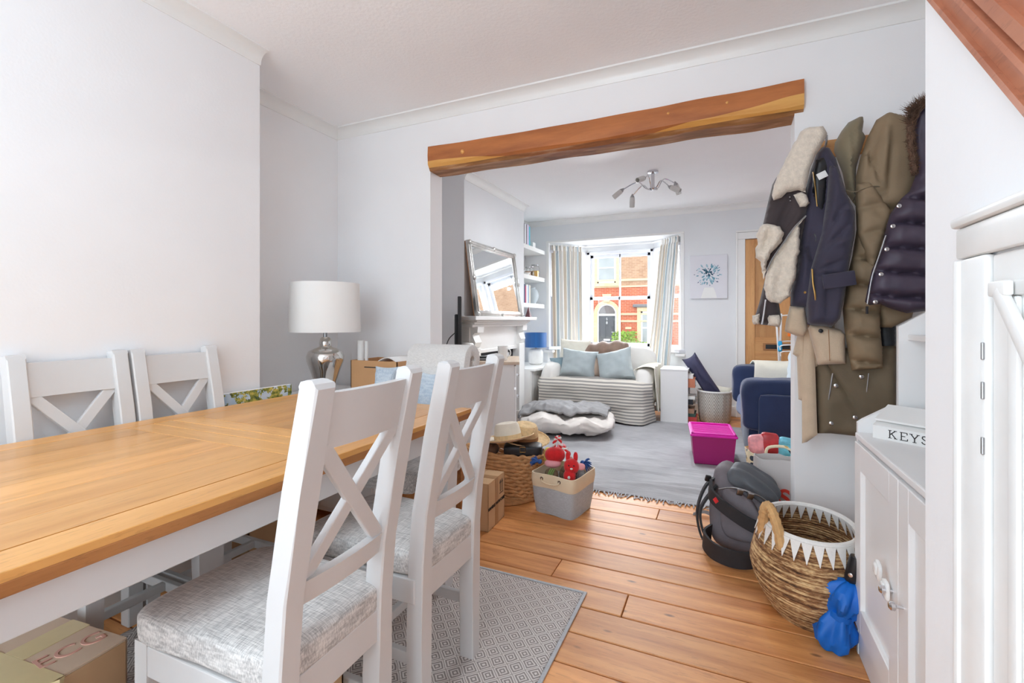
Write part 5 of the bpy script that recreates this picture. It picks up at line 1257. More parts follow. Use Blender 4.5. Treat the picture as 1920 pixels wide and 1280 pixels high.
mr = thing('mantel_mirror', 'silver framed mirror leaning on the mantel shelf', 'mirror', (-2.065, 4.335, 1.187), rot=(0, R(-8), 0))
hy, hz, w = 0.535, 0.72, 0.055
for (y0, y1, z0, z1) in ((-hy, -hy + w, 0, hz), (hy - w, hy, 0, hz), (-hy + w, hy - w, 0, w), (-hy + w, hy - w, hz - w, hz)):
    obj('frame_rail', box(box(B(), -0.026, 0.010, y0, y1, z0, z1, 0.006), -0.02, 0.018, y0 + (0.018 if y1 - y0 < 0.1 else 0), y1 - (0.018 if y1 - y0 < 0.1 else 0), z0 + (0.018 if z1 - z0 < 0.1 else 0), z1 - (0.018 if z1 - z0 < 0.1 else 0), 0.005), M['silverframe'], mr)
for (yy, z) in ((-hy + 0.02, hz - 0.02), (hy - 0.02, hz - 0.02), (-hy + 0.02, 0.02), (hy - 0.02, 0.02), (0, hz - 0.02), (0, 0.025), (hy - 0.02, hz / 2), (-hy + 0.02, hz / 2)):
    obj('rosette', lathe(B(), [(0.024, 0), (0.024, 0.006), (0.014, 0.014), (0.001, 0.016)], 10), M['silverframe'], mr, loc=(0.012, yy, z), rot=(0, R(90), 0))
obj('mirror_glass', box(B(), -0.012, -0.004, -hy + w - 0.004, hy - w + 0.004, w - 0.004, hz - w + 0.004), M['mirror'], mr, smooth=False)
obj('back_board', box(B(), -0.034, -0.026, -hy + 0.004, hy - 0.004, 0.004, hz - 0.004), M['tan'], mr, smooth=False)
tag(obj('pyramid_ornament', rings(B(), [[(a * w_, b * w_, z) for a, b in ((-1, -1), (1, -1), (1, 1), (-1, 1))] for z, w_ in ((0, 0.030), (0.05, 0.018), (0.115, 0.002))]), pm('dark_red_and_slate_paint', srgb(104, 66, 72), 0.5, 0.4, 30), None, loc=(-2.035, 4.985, 1.187), smooth=False), 'small dark pyramid ornament at the right end of the mantel shelf', 'ornament')

# floating shelves in the alcove
books = [srgb(88, 82, 90), srgb(236, 236, 240), srgb(120, 110, 112), srgb(226, 214, 236), srgb(92, 196, 214), srgb(70, 72, 110), srgb(206, 84, 120), srgb(240, 240, 240), srgb(120, 170, 210), srgb(214, 206, 190)]
def book(x, yy, z, t, hgt, d, c, label, grp, lean=0):
    th = thing('book', label, 'book', (x, yy, z), rot=(R(lean), 0, 0), group=grp)
    m = pm('book_cover_%02d' % len(bpy.data.materials), c, 0.55, 0.03, 12)
    obj('cover', box(box(box(B(), -d, 0, 0, 0.003, 0, hgt), -d, 0, t - 0.003, t, 0, hgt), -0.003, 0.001, 0, t, 0, hgt), m, th, smooth=False)
    obj('pages', box(B(), -d + 0.003, -0.004, 0.003, t - 0.003, 0.003, hgt - 0.004), M['paper'], th, smooth=False)
for nm, zt in (('top', 2.115), ('middle', 1.735), ('lowest', 1.370)):
    tag(obj('wall_shelf', box(B(), LW, -2.27, 5.24, FW, zt - 0.055, zt, 0.003), M['white'], None, smooth=False), f'white floating shelf, {nm} of three in the alcove', 'shelf', 'alcove shelves')
yy = 5.46
for k, (t, hg, c, lab) in enumerate(((0.035, 0.27, books[0], 'dark grey book, first on the top alcove shelf'), (0.05, 0.265, books[1], 'tall white book second on the top alcove shelf'), (0.025, 0.26, books[2], 'thin grey-brown book on the top alcove shelf'), (0.06, 0.27, books[3], 'pale lilac book on the top alcove shelf'), (0.04, 0.255, books[4], 'white and turquoise book at the end of the top shelf row'))):
    book(-2.30, yy, 2.115, t, hg, 0.18, c, lab, 'books on the top shelf'); yy += t + 0.004
tag(obj('white_block', box(B(), -0.05, 0.05, -0.05, 0.05, 0, 0.075, 0.006), M['glasswhite'], None, loc=(-2.35, 5.84, 2.115), smooth=False), 'white box ornament beside the books on the top shelf', 'box')
pfm = thing('photo_frame', 'thin dark photo frame standing on the middle alcove shelf', 'photo frame', (-2.33, 5.50, 1.735), rot=(0, R(-6), R(12)))
obj('frame', box(B(), -0.008, 0.008, -0.045, 0.045, 0, 0.155, 0.002), M['black'], pfm, smooth=False); obj('print', box(B(), 0.008, 0.009, -0.038, 0.038, 0.008, 0.147), M['paper'], pfm, smooth=False)
def jar(loc, r, hgt, fill, label):
    t = thing('glass_jar', label, 'jar', loc, group='jars on the middle shelf')
    obj('glass', lathe(B(), [(0.001, 0.001), (r, 0.001), (r * 1.05, hgt * 0.4), (r, hgt * 0.8), (r * 0.75, hgt), (r * 0.72, hgt), (r * 0.95, hgt * 0.8), (r * 0.98, hgt * 0.4), (r * 0.95, 0.004)], 20, cap=False), M['glass'], t)
    obj('contents', lathe(B(), [(0.001, 0.005), (r * 0.85, 0.005), (r * 0.85, hgt * 0.55), (0.001, hgt * 0.6)], 14), fill, t); obj('lid', lathe(B(), [(0.001, hgt), (r * 0.8, hgt), (r * 0.8, hgt + 0.015), (0.001, hgt + 0.02)], 16), M['steel'], t)
jar((-2.34, 5.70, 1.735), 0.045, 0.10, M['tan'], 'small glass jar with brown contents on the middle shelf'); jar((-2.35, 5.83, 1.735), 0.05, 0.12, M['browntoy'], 'glass jar with dark contents on the middle shelf')
jar((-2.35, 5.99, 1.735), 0.065, 0.16, M['brass'], 'largest glass jar with amber contents on the middle shelf')
tag(obj('trinket_dish', lathe(B(), [(0.001, 0.0), (0.03, 0.0), (0.05, 0.03), (0.046, 0.03), (0.028, 0.006), (0.001, 0.006)], 18), M['glasswhite'], None, loc=(-2.31, 5.60, 1.735)), 'small white dish on the middle alcove shelf', 'dish')
yy = 5.47
for k, (t, hg, c, lab) in enumerate(((0.05, 0.24, books[5], 'navy and white book on the lowest alcove shelf'), (0.03, 0.22, books[6], 'pink-spined book on the lowest alcove shelf'), (0.05, 0.24, books[7], 'white book on the lowest alcove shelf'), (0.025, 0.23, books[8], 'light blue book on the lowest alcove shelf'), (0.06, 0.235, books[9], 'cream book with a dark mark at the end of the lowest shelf row'))):
    book(-2.30, yy, 1.370, t, hg, 0.18, c, lab, 'books on the lowest shelf'); yy += t + 0.004
gl = thing('glass_globe_vase', 'clear glass globe vase on the lowest alcove shelf', 'vase', (-2.39, 5.96, 1.370))
obj('globe', lathe(B(), [(0.001, 0.0), (0.05, 0.0), (0.06, 0.01), (0.095, 0.07), (0.105, 0.12), (0.09, 0.18), (0.05, 0.215), (0.055, 0.225), (0.046, 0.22), (0.085, 0.175), (0.10, 0.12), (0.09, 0.07), (0.055, 0.014), (0.001, 0.006)], 28, cap=False), tinted('faint_white_glass', srgb(240, 244, 246), 0.35), gl)
obj('base_ring', lathe(B(), [(0.05, 0), (0.062, 0.0), (0.062, 0.010), (0.05, 0.010), (0.05, 0)], 24, cap=False), M['glasswhite'], gl)

# alcove cupboard and its lamp
ac = thing('alcove_cupboard', 'white alcove cupboard with bowed top and boarded front under the blue lamp', 'cupboard')
poly = [(LW, 5.25), (-2.07, 5.25)] + [(-2.07 + 0.05 * math.sin(k / 10 * math.pi), 5.25 + 0.9 * k / 10) for k in range(1, 10)] + [(-2.07, 6.15), (LW, 6.15)]
obj('top', prism(B(), poly, 'z', 0.535, 0.557), M['white'], ac, smooth=False)
obj('carcass', box(B(), LW, -2.12, 5.25, 6.15, 0, 0.535), M['white'], ac, smooth=False)
for k in range(11): obj('board', box(B(), -2.12, -2.105, 5.255 + k * 0.081, 5.333 + k * 0.081, 0.03, 0.53, 0.004), M['white'], ac, smooth=False)
hh = obj('catch', box(B(), -2.105, -2.095, 5.62, 5.65, 0.29, 0.37, 0.002), M['steel'], ac, smooth=False)
tl = thing('blue_table_lamp', 'table lamp with royal blue drum shade and white ribbed base', 'lamp', (-2.295, 5.88, 0.557))
obj('shade', rings(B(), [[(math.cos(2 * math.pi * i / 40) * r, math.sin(2 * math.pi * i / 40) * r, z) for i in range(40)] for r, z in ((0.144, 0.232), (0.147, 0.230), (0.147, 0.425), (0.143, 0.425), (0.144, 0.232))], True, False), M['blueshade'], tl)
obj('base', lathe(B(), [(0.001, 0.0), (0.07, 0.0), (0.095, 0.02), (0.10, 0.10), (0.098, 0.17), (0.075, 0.205), (0.03, 0.215), (0.001, 0.217)], 44, wob=lambda a, z: 1 + 0.03 * math.sin(14 * a)), M['glasswhite'], tl); obj('stem', lathe(B(), [(0.012, 0.21), (0.012, 0.33), (0.001, 0.33)], 10), M['brass'], tl)
tag(obj('wall_socket', box(box(B(), -0.006, 0.006, -0.07, 0.07, -0.043, 0.043, 0.004), 0.005, 0.02, -0.02, 0.01, -0.02, 0.015, 0.004), M['glasswhite'], None, loc=(-2.1035, 5.50, 0.33), smooth=False), 'white double plug socket on the boarded cupboard front', 'socket')

# TV cabinet, set at an angle, with TV
RZ = R(113.6)
PX, PY = -1.585, 3.615
tc = thing('tv_cabinet', 'white painted cabinet with a pale wooden top, set at an angle by the fireplace', 'cabinet', (PX, PY, 0), RZ)
obj('body', box(B(), 0.02, 0.60, 0.02, 0.54, 0.0, 0.775, 0.003), M['cabinet'], tc, smooth=False)
obj('top', box(B(), -0.015, 0.63, -0.025, 0.56, 0.775, 0.80, 0.004), wood('limed_oak_top', srgb(214, 196, 176), srgb(196, 172, 148), 'x', 1, 0.5), tc, smooth=False)
for k in range(2):
    d = obj('drawer' if k == 0 else 'door', box(B(), 0.03, 0.59, 0.004, 0.02, 0.58 if k == 0 else 0.04, 0.76 if k == 0 else 0.56, 0.003), M['cabinet'], tc, smooth=False)
    obj('knob', lathe(B(), [(0.005, 0), (0.013, 0.012), (0.013, 0.02), (0.004, 0.026)], 12), M['chrome'], d, loc=(0.08, 0.004, 0.68 if k == 0 else 0.50), rot=(R(90), 0, 0))
tv = thing('television', 'thin black television seen edge-on beside the chimney breast', 'television', (-2.075, 3.515, 0.80), R(120))
obj('panel', box(B(), -0.25, 0.25, -0.012, 0.018, 0.10, 0.545, 0.006), M['black'], tv, smooth=False); obj('rear_housing', box(B(), -0.17, 0.17, 0.012, 0.045, 0.14, 0.40, 0.01), M['black'], tv)
obj('screen', box(B(), -0.243, 0.243, -0.0135, -0.0115, 0.112, 0.538), pm('black_screen_glass', srgb(14, 14, 16), 0.08), tv, smooth=False)
obj('stand', box(box(B(), -0.02, 0.02, 0.0, 0.03, 0.0, 0.15, 0.003), -0.11, 0.11, -0.05, 0.06, 0.0, 0.008, 0.003), M['black'], tv, smooth=False)
obj('cable', tube(B(), smoothpts([(0.0, 0.045, 0.24), (-0.05, 0.10, 0.18), (-0.16, 0.13, 0.06), (-0.20, 0.14, 0.01)], 6), 0.004, 6), M['black'], tv)
def onc(lx, ly): # point on the tv cabinet top
    return (PX + lx * math.cos(RZ) - ly * math.sin(RZ), PY + lx * math.sin(RZ) + ly * math.cos(RZ), 0.80)
t = thing('white_speaker', 'white cylindrical speaker on the angled cabinet', 'speaker', onc(0.06, 0.42)); obj('body', lathe(B(), [(0.001, 0), (0.055, 0), (0.058, 0.02), (0.058, 0.135), (0.045, 0.155), (0.001, 0.158)], 26), M['glasswhite'], t); obj('foot_ring', lathe(B(), [(0.05, 0), (0.06, 0), (0.06, 0.008), (0.05, 0.008), (0.05, 0)], 24, cap=False), M['black'], t)
t = thing('white_mug', 'white mug near the front corner of the angled cabinet', 'mug', onc(0.14, 0.12)); obj('cup', lathe(B(), [(0.001, 0), (0.036, 0), (0.042, 0.01), (0.045, 0.125), (0.042, 0.125), (0.038, 0.012), (0.001, 0.008)], 26, cap=False), M['glasswhite'], t); obj('handle', tube(B(), smoothpts([(0.043, 0, 0.10), (0.07, 0, 0.09), (0.072, 0, 0.05), (0.043, 0, 0.03)], 5), 0.005, 7), M['glasswhite'], t)
t = thing('set_top_box', 'black media box between the speaker and the mug', 'electronics', onc(0.16, 0.27), RZ); obj('case', box(B(), -0.05, 0.05, -0.07, 0.07, 0, 0.035, 0.004), M['black'], t, smooth=False); obj('front_strip', box(B(), -0.05, -0.0505, -0.06, 0.06, 0.010, 0.018), M['steel'], t, smooth=False)
t = thing('dropper_bottle', 'small white bottle with black cap on the angled cabinet', 'bottle', onc(0.05, 0.33)); obj('bottle', lathe(B(), [(0.001, 0), (0.014, 0), (0.014, 0.05), (0.008, 0.058), (0.001, 0.058)], 16), M['glasswhite'], t); obj('cap', lathe(B(), [(0.011, 0.055), (0.011, 0.08), (0.001, 0.08)], 14), M['black'], t)

# ---------------------------------------------------------------- curtains
def curtain(name, label, top, bot, z1, z0, pl, seed):
    t = thing(name, label, 'curtain', group='bay window curtains')
    def fn(u, v):
        z = z1 + (z0 - z1) * v
        x = (top[0][0] + (top[1][0] - top[0][0]) * u) * (1 - v) + (bot[0][0] + (bot[1][0] - bot[0][0]) * u) * v
        yy = (top[0][1] + (top[1][1] - top[0][1]) * u) * (1 - v) + (bot[0][1] + (bot[1][1] - bot[0][1]) * u) * v
        dx, dy = top[1][0] - top[0][0], top[1][1] - top[0][1]; L = math.hypot(dx, dy)
        ph = u * pl * 2 * math.pi + 0.8 * noise.noise(Vector((u * 5, v * 2, seed)))
        a = 0.026 * math.sin(ph) * (0.55 if v < 0.05 else 1) + 0.010 * noise.noise(Vector((u * 8, v * 3, seed + 3)))
        b = 0.012 * math.sin(2 * ph)
        return Vector((x - dy / L * a + dx / L * b, yy + dx / L * a + dy / L * b, z))
    o = obj('drape', sheet(B(), 150, 40, fn, True), M['curtain'], t); solid(o, 0.003)
    for k in range(7):
        u = (k + 0.5) / 7; p = fn(u, 0.0)
        obj('pinch_pleat', tube(B(), [p + Vector((0, -0.012, 0.012)), p + Vector((0, -0.016, -0.02)), p + Vector((0, -0.010, -0.07))], [0.012, 0.010, 0.016], 8), M['whitecloth'], t)
    return t
curtain('striped_curtain', 'cream and blue striped curtain on the left of the bay window', ((-2.19, 6.20), (-1.83, 6.49)), ((-2.16, 6.21), (-1.80, 6.46)), 2.19, 0.42, 8, 1)
curtain('striped_curtain', 'cream and blue striped curtain on the right of the bay window', ((-0.74, 6.44), (-0.50, 6.20)), ((-0.92, 6.38), (-0.62, 6.16)), 2.20, 0.42, 7, 5)
tr = struct('trim_10', tube(tube(B(), [(-2.21, 6.18, 2.205), (-1.79, 6.60, 2.205), (-0.87, 6.60, 2.205), (-0.47, 6.18, 2.205)], 0.010, 6), [(-2.21, 6.18, 2.205), (-2.21, 6.18, 2.235)], 0.006, 6), M['white'])

# ---------------------------------------------------------------- two-seater sofa under throws
sf = thing('throw_covered_sofa', 'small two-seat sofa covered in a cream and grey striped throw in the bay', 'sofa', (-1.36, 5.62, 0))
def wr(s, a=0.012):
    return lambda q: q + Vector((a * noise.noise(q * 7 + Vector((s, 0, 0))), a * noise.noise(q * 7 + Vector((0, s, 0))), a * noise.noise(q * 6 + Vector((0, 0, s)))))
brown = pm('brown_sofa_leathercloth', srgb(120, 94, 78), 0.6, 0.1, 8)
obj('base', sbox(B(), 0, 0.03, 0.20, 1.22, 0.76, 0.30, 8, 8), brown, sf)
obj('backrest', sbox(B(), 0.02, 0.36, 0.50, 1.20, 0.26, 0.66, 5, 12, fn=wr(3, 0.02)), M['whitecloth'], sf)
obj('seat_cushion', sbox(B(), 0, -0.05, 0.365, 1.12, 0.72, 0.17, 5, 12, fn=wr(5, 0.012)), M['whitecloth'], sf)
for s in (-1, 1): obj('arm', sbox(B(), s * 0.56, 0.02, 0.40, 0.22, 0.72, 0.44, 4, 12, fn=wr(8 + s, 0.022)), M['whitecloth'], sf)
def dr(u, v):
    x = -0.67 + 1.33 * u; pth = [(0.0, -0.05, 0.466), (0.12, -0.25, 0.468), (0.20, -0.37, 0.455), (0.27, -0.425, 0.40), (0.6, -0.435, 0.20), (1.0, -0.45, 0.015)]
    for (a, y0, z0), (b, y1, z1) in zip(pth, pth[1:]):
        if v <= b + 1e-6:
            k = (v - a) / (b - a); yy = y0 + (y1 - y0) * k; z = z0 + (z1 - z0) * k; break
    sag = max(0, v - 0.25)
    yy -= sag * 0.045 * math.sin(u * 17 + 1.5 * noise.noise(Vector((u * 4, v * 2, 0)))) + 0.010 * noise.noise(Vector((u * 9, v * 6, 2)))
    x += (u - 0.5) * 0.04 * sag; z += 0.05 * sag * (1 - u) * 0.6
    if u > 0.93: yy += 0.25 * (u - 0.93) / 0.07 * (0.3 + sag)
    if u < 0.04: yy += 0.25 * (0.04 - u) / 0.04 * (0.3 + sag)
    return Vector((x, yy, z + 0.010 * math.sin(u * 3.1)))
o = obj('striped_throw', sheet(B(), 90, 50, dr), M['throwstripe'], sf); solid(o, 0.008)
def dr2(u, v):
    yy = -0.30 + 0.62 * u; ang = v * 2.4
    x = 0.56 + 0.14 * math.sin(ang - 0.9) + 0.0 ; z = 0.50 + 0.135 * math.cos(ang - 0.9) if v < 0.55 else 0.0
    if v >= 0.55:
        k = (v - 0.55) / 0.45; x = 0.56 + 0.14 * math.sin(0.55 * 2.4 - 0.9) + 0.055 + 0.03 * k; z = 0.50 + 0.135 * math.cos(0.55 * 2.4 - 0.9) - 0.48 * k
    else: x += 0.10 * v
    return Vector((x + 0.02 * math.sin(u * 16 + v) * v, yy + 0.02 * math.sin(v * 7), z + 0.008 * noise.noise(Vector((u * 6, v * 6, 3)))))
o = obj('arm_throw', sheet(B(), 40, 40, dr2), M['throwcream'], sf); solid(o, 0.008)
for x in (-0.54, 0.54):
    for yy in (-0.28, 0.34): obj('leg', lathe(B(), [(0.02, 0), (0.028, 0.06), (0.001, 0.06)], 10), M['oak_edge'], sf, loc=(x, yy, 0))
def cushion(name, label, m, w, hgt, t, loc, rot, seed=0, group=None):
    return tag(obj(name, pillow(B(), w, hgt, t, 18, seed, 0.016), m, None, loc=loc, rot=rot), label, 'cushion', group)
cushion('velvet_cushion', 'pale blue velvet cushion on the left of the covered sofa', M['paleblue'], 0.44, 0.37, 0.20, (-1.60, 5.53, 0.615), (R(-18), R(6), R(8)), 1)
cushion('velvet_cushion', 'pale blue velvet cushion standing on one corner, right side of the sofa', M['paleblue'], 0.44, 0.39, 0.20, (-1.15, 5.50, 0.615), (R(-18), R(-14), R(-6)), 4)
cushion('velvet_cushion', 'darker blue-grey cushion half hidden behind the left velvet cushion', pm('grey_blue_velvet', srgb(128, 152, 162), 0.7, 0.1, 5, sheen=0.4), 0.34, 0.30, 0.13, (-1.80, 5.60, 0.56), (R(-22), R(-8), R(20)), 6)
cushion('pleated_cushion', 'beige pleated cushion between the two blue velvet cushions', M['blush'], 0.34, 0.32, 0.14, (-1.375, 5.62, 0.60), (R(-16), 0, 0), 8)
cushion('fleece_cushion', 'cream fleece cushion behind the left blue cushion', M['throwcream'], 0.40, 0.34, 0.16, (-1.72, 5.76, 0.74), (R(-14), R(3), R(4)), 9)
o = tag(obj('brown_blanket', sbox(B(), 0, 0, 0, 0.62, 0.24, 0.22, 2.6, 16, fn=lambda q: q + Vector((0, 0.02 * math.sin(q.x * 34 + q.z * 8), 0.016 * math.sin(q.x * 38 + 2) + 0.02 * noise.noise(q * 9) + 0.16 * q.x))), M['brownfleece'], None, loc=(-1.36, 5.83, 0.765), rot=(0, 0, R(3))), 'rolled brown fleece blanket on the back of the covered sofa', 'blanket')

# bedding heap on the rug
def dv(q):
    r = q.copy(); f = 1 - abs(q.z) / 0.12 * 0.05
    rg_ = lambda v, s: (1 - 2 * abs(noise.noise(v * s)))
    r.z += 0.030 * noise.noise(q * 5) + 0.020 * rg_(q, 7) + 0.010 * rg_(q + Vector((2, 2, 0)), 15); r.x += 0.03 * noise.noise(q * 6 + Vector((4, 0, 1))) + 0.012 * rg_(q, 12); r.y += 0.04 * noise.noise(q * 6 + Vector((0, 7, 1))) - 0.025 * rg_(q + Vector((5, 1, 3)), 8) - 0.012 * rg_(q, 17)
    r.z = max(r.z, -0.098)
    return r
tag(obj('duvet_heap', sbox(B(), 0, 0, 0, 0.96, 0.70, 0.19, 2.8, 26, fn=dv), M['offwhite'], None, loc=(-1.46, 4.62, 0.110), rot=(0, 0, R(8))), 'crumpled white duvet heaped on the grey rug before the sofa', 'bedding')
def bl(u, v):
    x = -0.46 + 0.88 * u; yy = -0.20 + 0.52 * v + 0.05 * math.sin(u * 8.5)
    q = (abs(x) / 0.50) ** 2.6 + (abs(yy) / 0.37) ** 2.6
    z = 0.105 * max(0, 1 - min(1, q)) ** 0.38
    z += 0.034 + 0.020 * noise.noise(Vector((x * 6, yy * 6, 1))) + 0.022 * (1 - 2 * abs(noise.noise(Vector((x * 7, yy * 4, 4))))) + 0.010 * (1 - 2 * abs(noise.noise(Vector((x * 15, yy * 11, 8)))))
    yy += 0.05 * noise.noise(Vector((x * 6, 0, 9))) * (1 - v)
    if v < 0.12: z -= (0.12 - v) * 0.25
    return Vector((x, yy, z))
o = tag(obj('grey_blanket', sheet(B(), 90, 56, bl), M['greycloth'], None, loc=(-1.46, 4.62, 0.125), rot=(0, 0, R(8))), 'rumpled grey blanket spread over the white duvet', 'blanket'); solid(o, 0.022)

# ---------------------------------------------------------------- right-hand side of the front room
un = thing('cube_unit', 'plain white cube storage unit turned sideways below the picture', 'shelf unit', (-0.495, 5.72, 0))
bm = B(); box(bm, -0.147, 0.145, -0.20, -0.185, 0, 0.60, 0.002); box(bm, -0.147, 0.145, 0.185, 0.20, 0, 0.60, 0.002); box(bm, -0.147, -0.132, -0.185, 0.185, 0, 0.60)
obj('carcass', bm, M['cabinet'], un, smooth=False); obj('top', box(B(), -0.150, 0.148, -0.203, 0.203, 0.585, 0.602, 0.002), M['cabinet'], un, smooth=False)
for z in (0.01, 0.195, 0.385): obj('shelf', box(B(), -0.132, 0.14, -0.185, 0.185, z, z + 0.014), M['cabinet'], un, smooth=False)
for k, (z, hgt, c, w, lab) in enumerate(((0.40, 0.10, srgb(206, 128, 96), 0.08, 'orange and white folded item protruding from the top cube'), (0.50, 0.04, srgb(238, 232, 228), 0.06, 'white paperback lying on the orange item'), (0.21, 0.06, srgb(40, 40, 46), 0.06, 'black book lying in the middle cube'), (0.27, 0.03, srgb(236, 236, 232), 0.08, 'white book on top of the black one in the middle cube'), (0.024, 0.05, srgb(196, 70, 62), 0.10, 'red book lying at the bottom of the cube unit'), (0.076, 0.035, srgb(60, 84, 74), 0.085, 'dark green book lying on the red one'), (0.113, 0.05, srgb(168, 128, 104), 0.07, 'tan box on the pile in the lowest cube'))):
    t = thing('stored_book', lab, 'book', (-0.36 + w, 5.68, z)); m_ = pm('stored_cover_%d' % k, c, 0.6, 0.05, 12)
    obj('cover', box(box(box(B(), -0.2, 0, -0.12, 0.12, 0, 0.004), -0.2, 0, -0.12, 0.12, hgt - 0.004, hgt), -0.2, 0, -0.122, -0.118, 0, hgt), m_, t, smooth=False); obj('pages', box(B(), -0.195, -0.004, -0.117, 0.117, 0.004, hgt - 0.004), M['paper'], t, smooth=False)
cb = thing('chevron_basket', 'round woven cream and grey chevron basket holding the navy bolster', 'basket', (-0.085, 5.80, 0))
obj('woven_wall', lathe(B(), [(0.001, 0.004), (0.150, 0.004), (0.165, 0.02), (0.176, 0.15), (0.182, 0.30), (0.180, 0.345), (0.170, 0.350), (0.168, 0.30), (0.162, 0.15), (0.15, 0.025), (0.001, 0.02)], 48, cap=False), M['chevron'], cb)
obj('rolled_rim', tube(B(), [(0.176 * math.cos(2 * math.pi * k / 48), 0.176 * math.sin(2 * math.pi * k / 48), 0.348) for k in range(48)], 0.012, 8, True), M['whitecord'], cb)
obj('handle', tube(B(), smoothpts([(-0.185, -0.05, 0.26), (-0.21, -0.02, 0.20), (-0.21, 0.02, 0.20), (-0.185, 0.05, 0.26)], 5), 0.010, 7), M['whitecord'], cb)
tag(obj('bolster_cushion', pillow(B(), 0.17, 0.56, 0.14, 16, 5, 0.012), M['navyvelvet'], None, loc=(-0.215, 5.80, 0.50), rot=(R(4), R(-32), R(-8))), 'long navy bolster cushion leaning out of the chevron basket', 'cushion')
tag(obj('pale_cushion', pillow(B(), 0.26, 0.30, 0.12, 12, 2), M['throwcream'], None, loc=(-0.06, 5.85, 0.27), rot=(R(10), R(12), 0)), 'cream cushion tucked inside the chevron basket', 'cushion')

bs = thing('navy_sofa', 'navy blue sofa seen from its arm end, on the right of the front room', 'sofa', (0, 0, 0))
U = M['bluesofa']
obj('seat_base', sbox(B(), 0.56, 4.72, 0.20, 0.80, 1.20, 0.26, 9, 8), U, bs)
obj('seat_cushion', sbox(B(), 0.50, 4.72, 0.385, 0.76, 1.02, 0.19, 4, 10, fn=wr(2, 0.015)), pm('lighter_navy_seat_cloth', srgb(58, 88, 136), 0.85, 0.12, 5, 0.3, 220, sheen=0.3), bs)
obj('arm_cushion', sbox(B(), 0.56, 4.13, 0.50, 0.85, 0.24, 0.40, 8, 14, fn=wr(4, 0.016)), U, bs)
obj('arm_panel', sbox(B(), 0.64, 4.03, 0.35, 0.78, 0.10, 0.48, 22, 10), U, bs)
obj('arm_cushion', sbox(B(), 0.52, 5.35, 0.50, 0.86, 0.22, 0.39, 8, 12, fn=wr(6, 0.016)), U, bs)
obj('backrest', sbox(B(), 1.02, 4.72, 0.48, 0.26, 1.40, 0.66, 6, 10, fn=wr(7, 0.015)), U, bs)
for x in (0.24, 0.98):
    for yy in (4.12, 5.32): obj('leg', rings(B(), [[(x + a * w, yy + b * w, z) for a, b in ((-1, -1), (1, -1), (1, 1), (-1, 1))] for z, w in ((0, 0.018), (0.10, 0.030))]), M['oak_y'], bs, smooth=False)
def th(u, v):
    x = 0.27 + 0.62 * u; a = v * 3.1
    yy = 5.33 - 0.145 * math.cos(min(a, 3.1)) ; z = 0.60 + 0.135 * math.sin(min(max(a, 0.0), 3.1)) - (0.0)
    z += 0.035 * math.exp(-((u - 0.78) / 0.16) ** 2) + 0.012 * noise.noise(Vector((u * 6, v * 5, 0)))
    if v < 0.22: z -= (0.22 - v) * 0.8
    if v > 0.78: z -= (v - 0.78) * 0.8
    return Vector((x + 0.02 * math.sin(v * 5), yy, z))
o = tag(obj('cream_throw', sheet(B(), 40, 30, th), M['throwcream'], None), 'cream knitted throw folded over the far arm of the navy sofa', 'throw'); solid(o, 0.016)
cushion('ice_blue_cushion', 'very pale blue cushion on the seat of the navy sofa', M['paleblue2'], 0.42, 0.40, 0.16, (0.68, 5.02, 0.64), (R(-8), R(20), R(50)), 3)

# clothes airer
ai = thing('clothes_airer', 'white folding clothes airer with blue joints in front of the pine door', 'clothes airer', (0.56, 5.78, 0))
wt = pm('white_coated_tube', srgb(240, 240, 240), 0.3)
for s in (-1, 1):
    obj('leg', tube(B(), [(0.0 + s * 0.03, 0.12 * s, 0.0), (0.0, 0.0, 0.62), (-0.03 * s - 0.01, -0.06 * s, 1.22)], 0.011, 8), wt, ai)
    obj('leg', tube(B(), [(0.62 + s * 0.03, 0.12 * s, 0.0), (0.62, 0.0, 0.62), (0.62 - 0.03 * s, -0.06 * s, 1.22)], 0.011, 8), wt, ai)
for z, yy in ((0.92, 0.03), (0.885, -0.06), (0.82, -0.10), (1.20, 0.05), (1.20, -0.05)): obj('rail', tube(B(), smoothpts([(0.0, yy, z - 0.05), (0.025, yy, z), (0.3, yy, z + 0.002), (0.595, yy, z), (0.62, yy, z - 0.05)], 4), 0.007, 6), wt, ai)
blu = pm('sky_blue_plastic', srgb(40, 170, 226), 0.4)
for (x, yy, z) in ((0.0, -0.02, 0.84), (0.0, -0.03, 0.90), (0.62, -0.02, 0.86)): obj('joint', sbox(B(), 0, 0, 0, 0.04, 0.05, 0.055, 4, 4), blu, ai, loc=(x, yy, z))
tag(obj('orange_cloth', box(B(), -0.07, 0.07, -0.004, 0.004, -0.055, 0.055, 0.003), pm('bright_orange_fabric', srgb(244, 122, 36), 0.7, 0.04, 6), None, loc=(0.70, 5.72, 1.03), rot=(0, R(4), 0)), 'orange cloth hanging on the clothes airer', 'cloth')

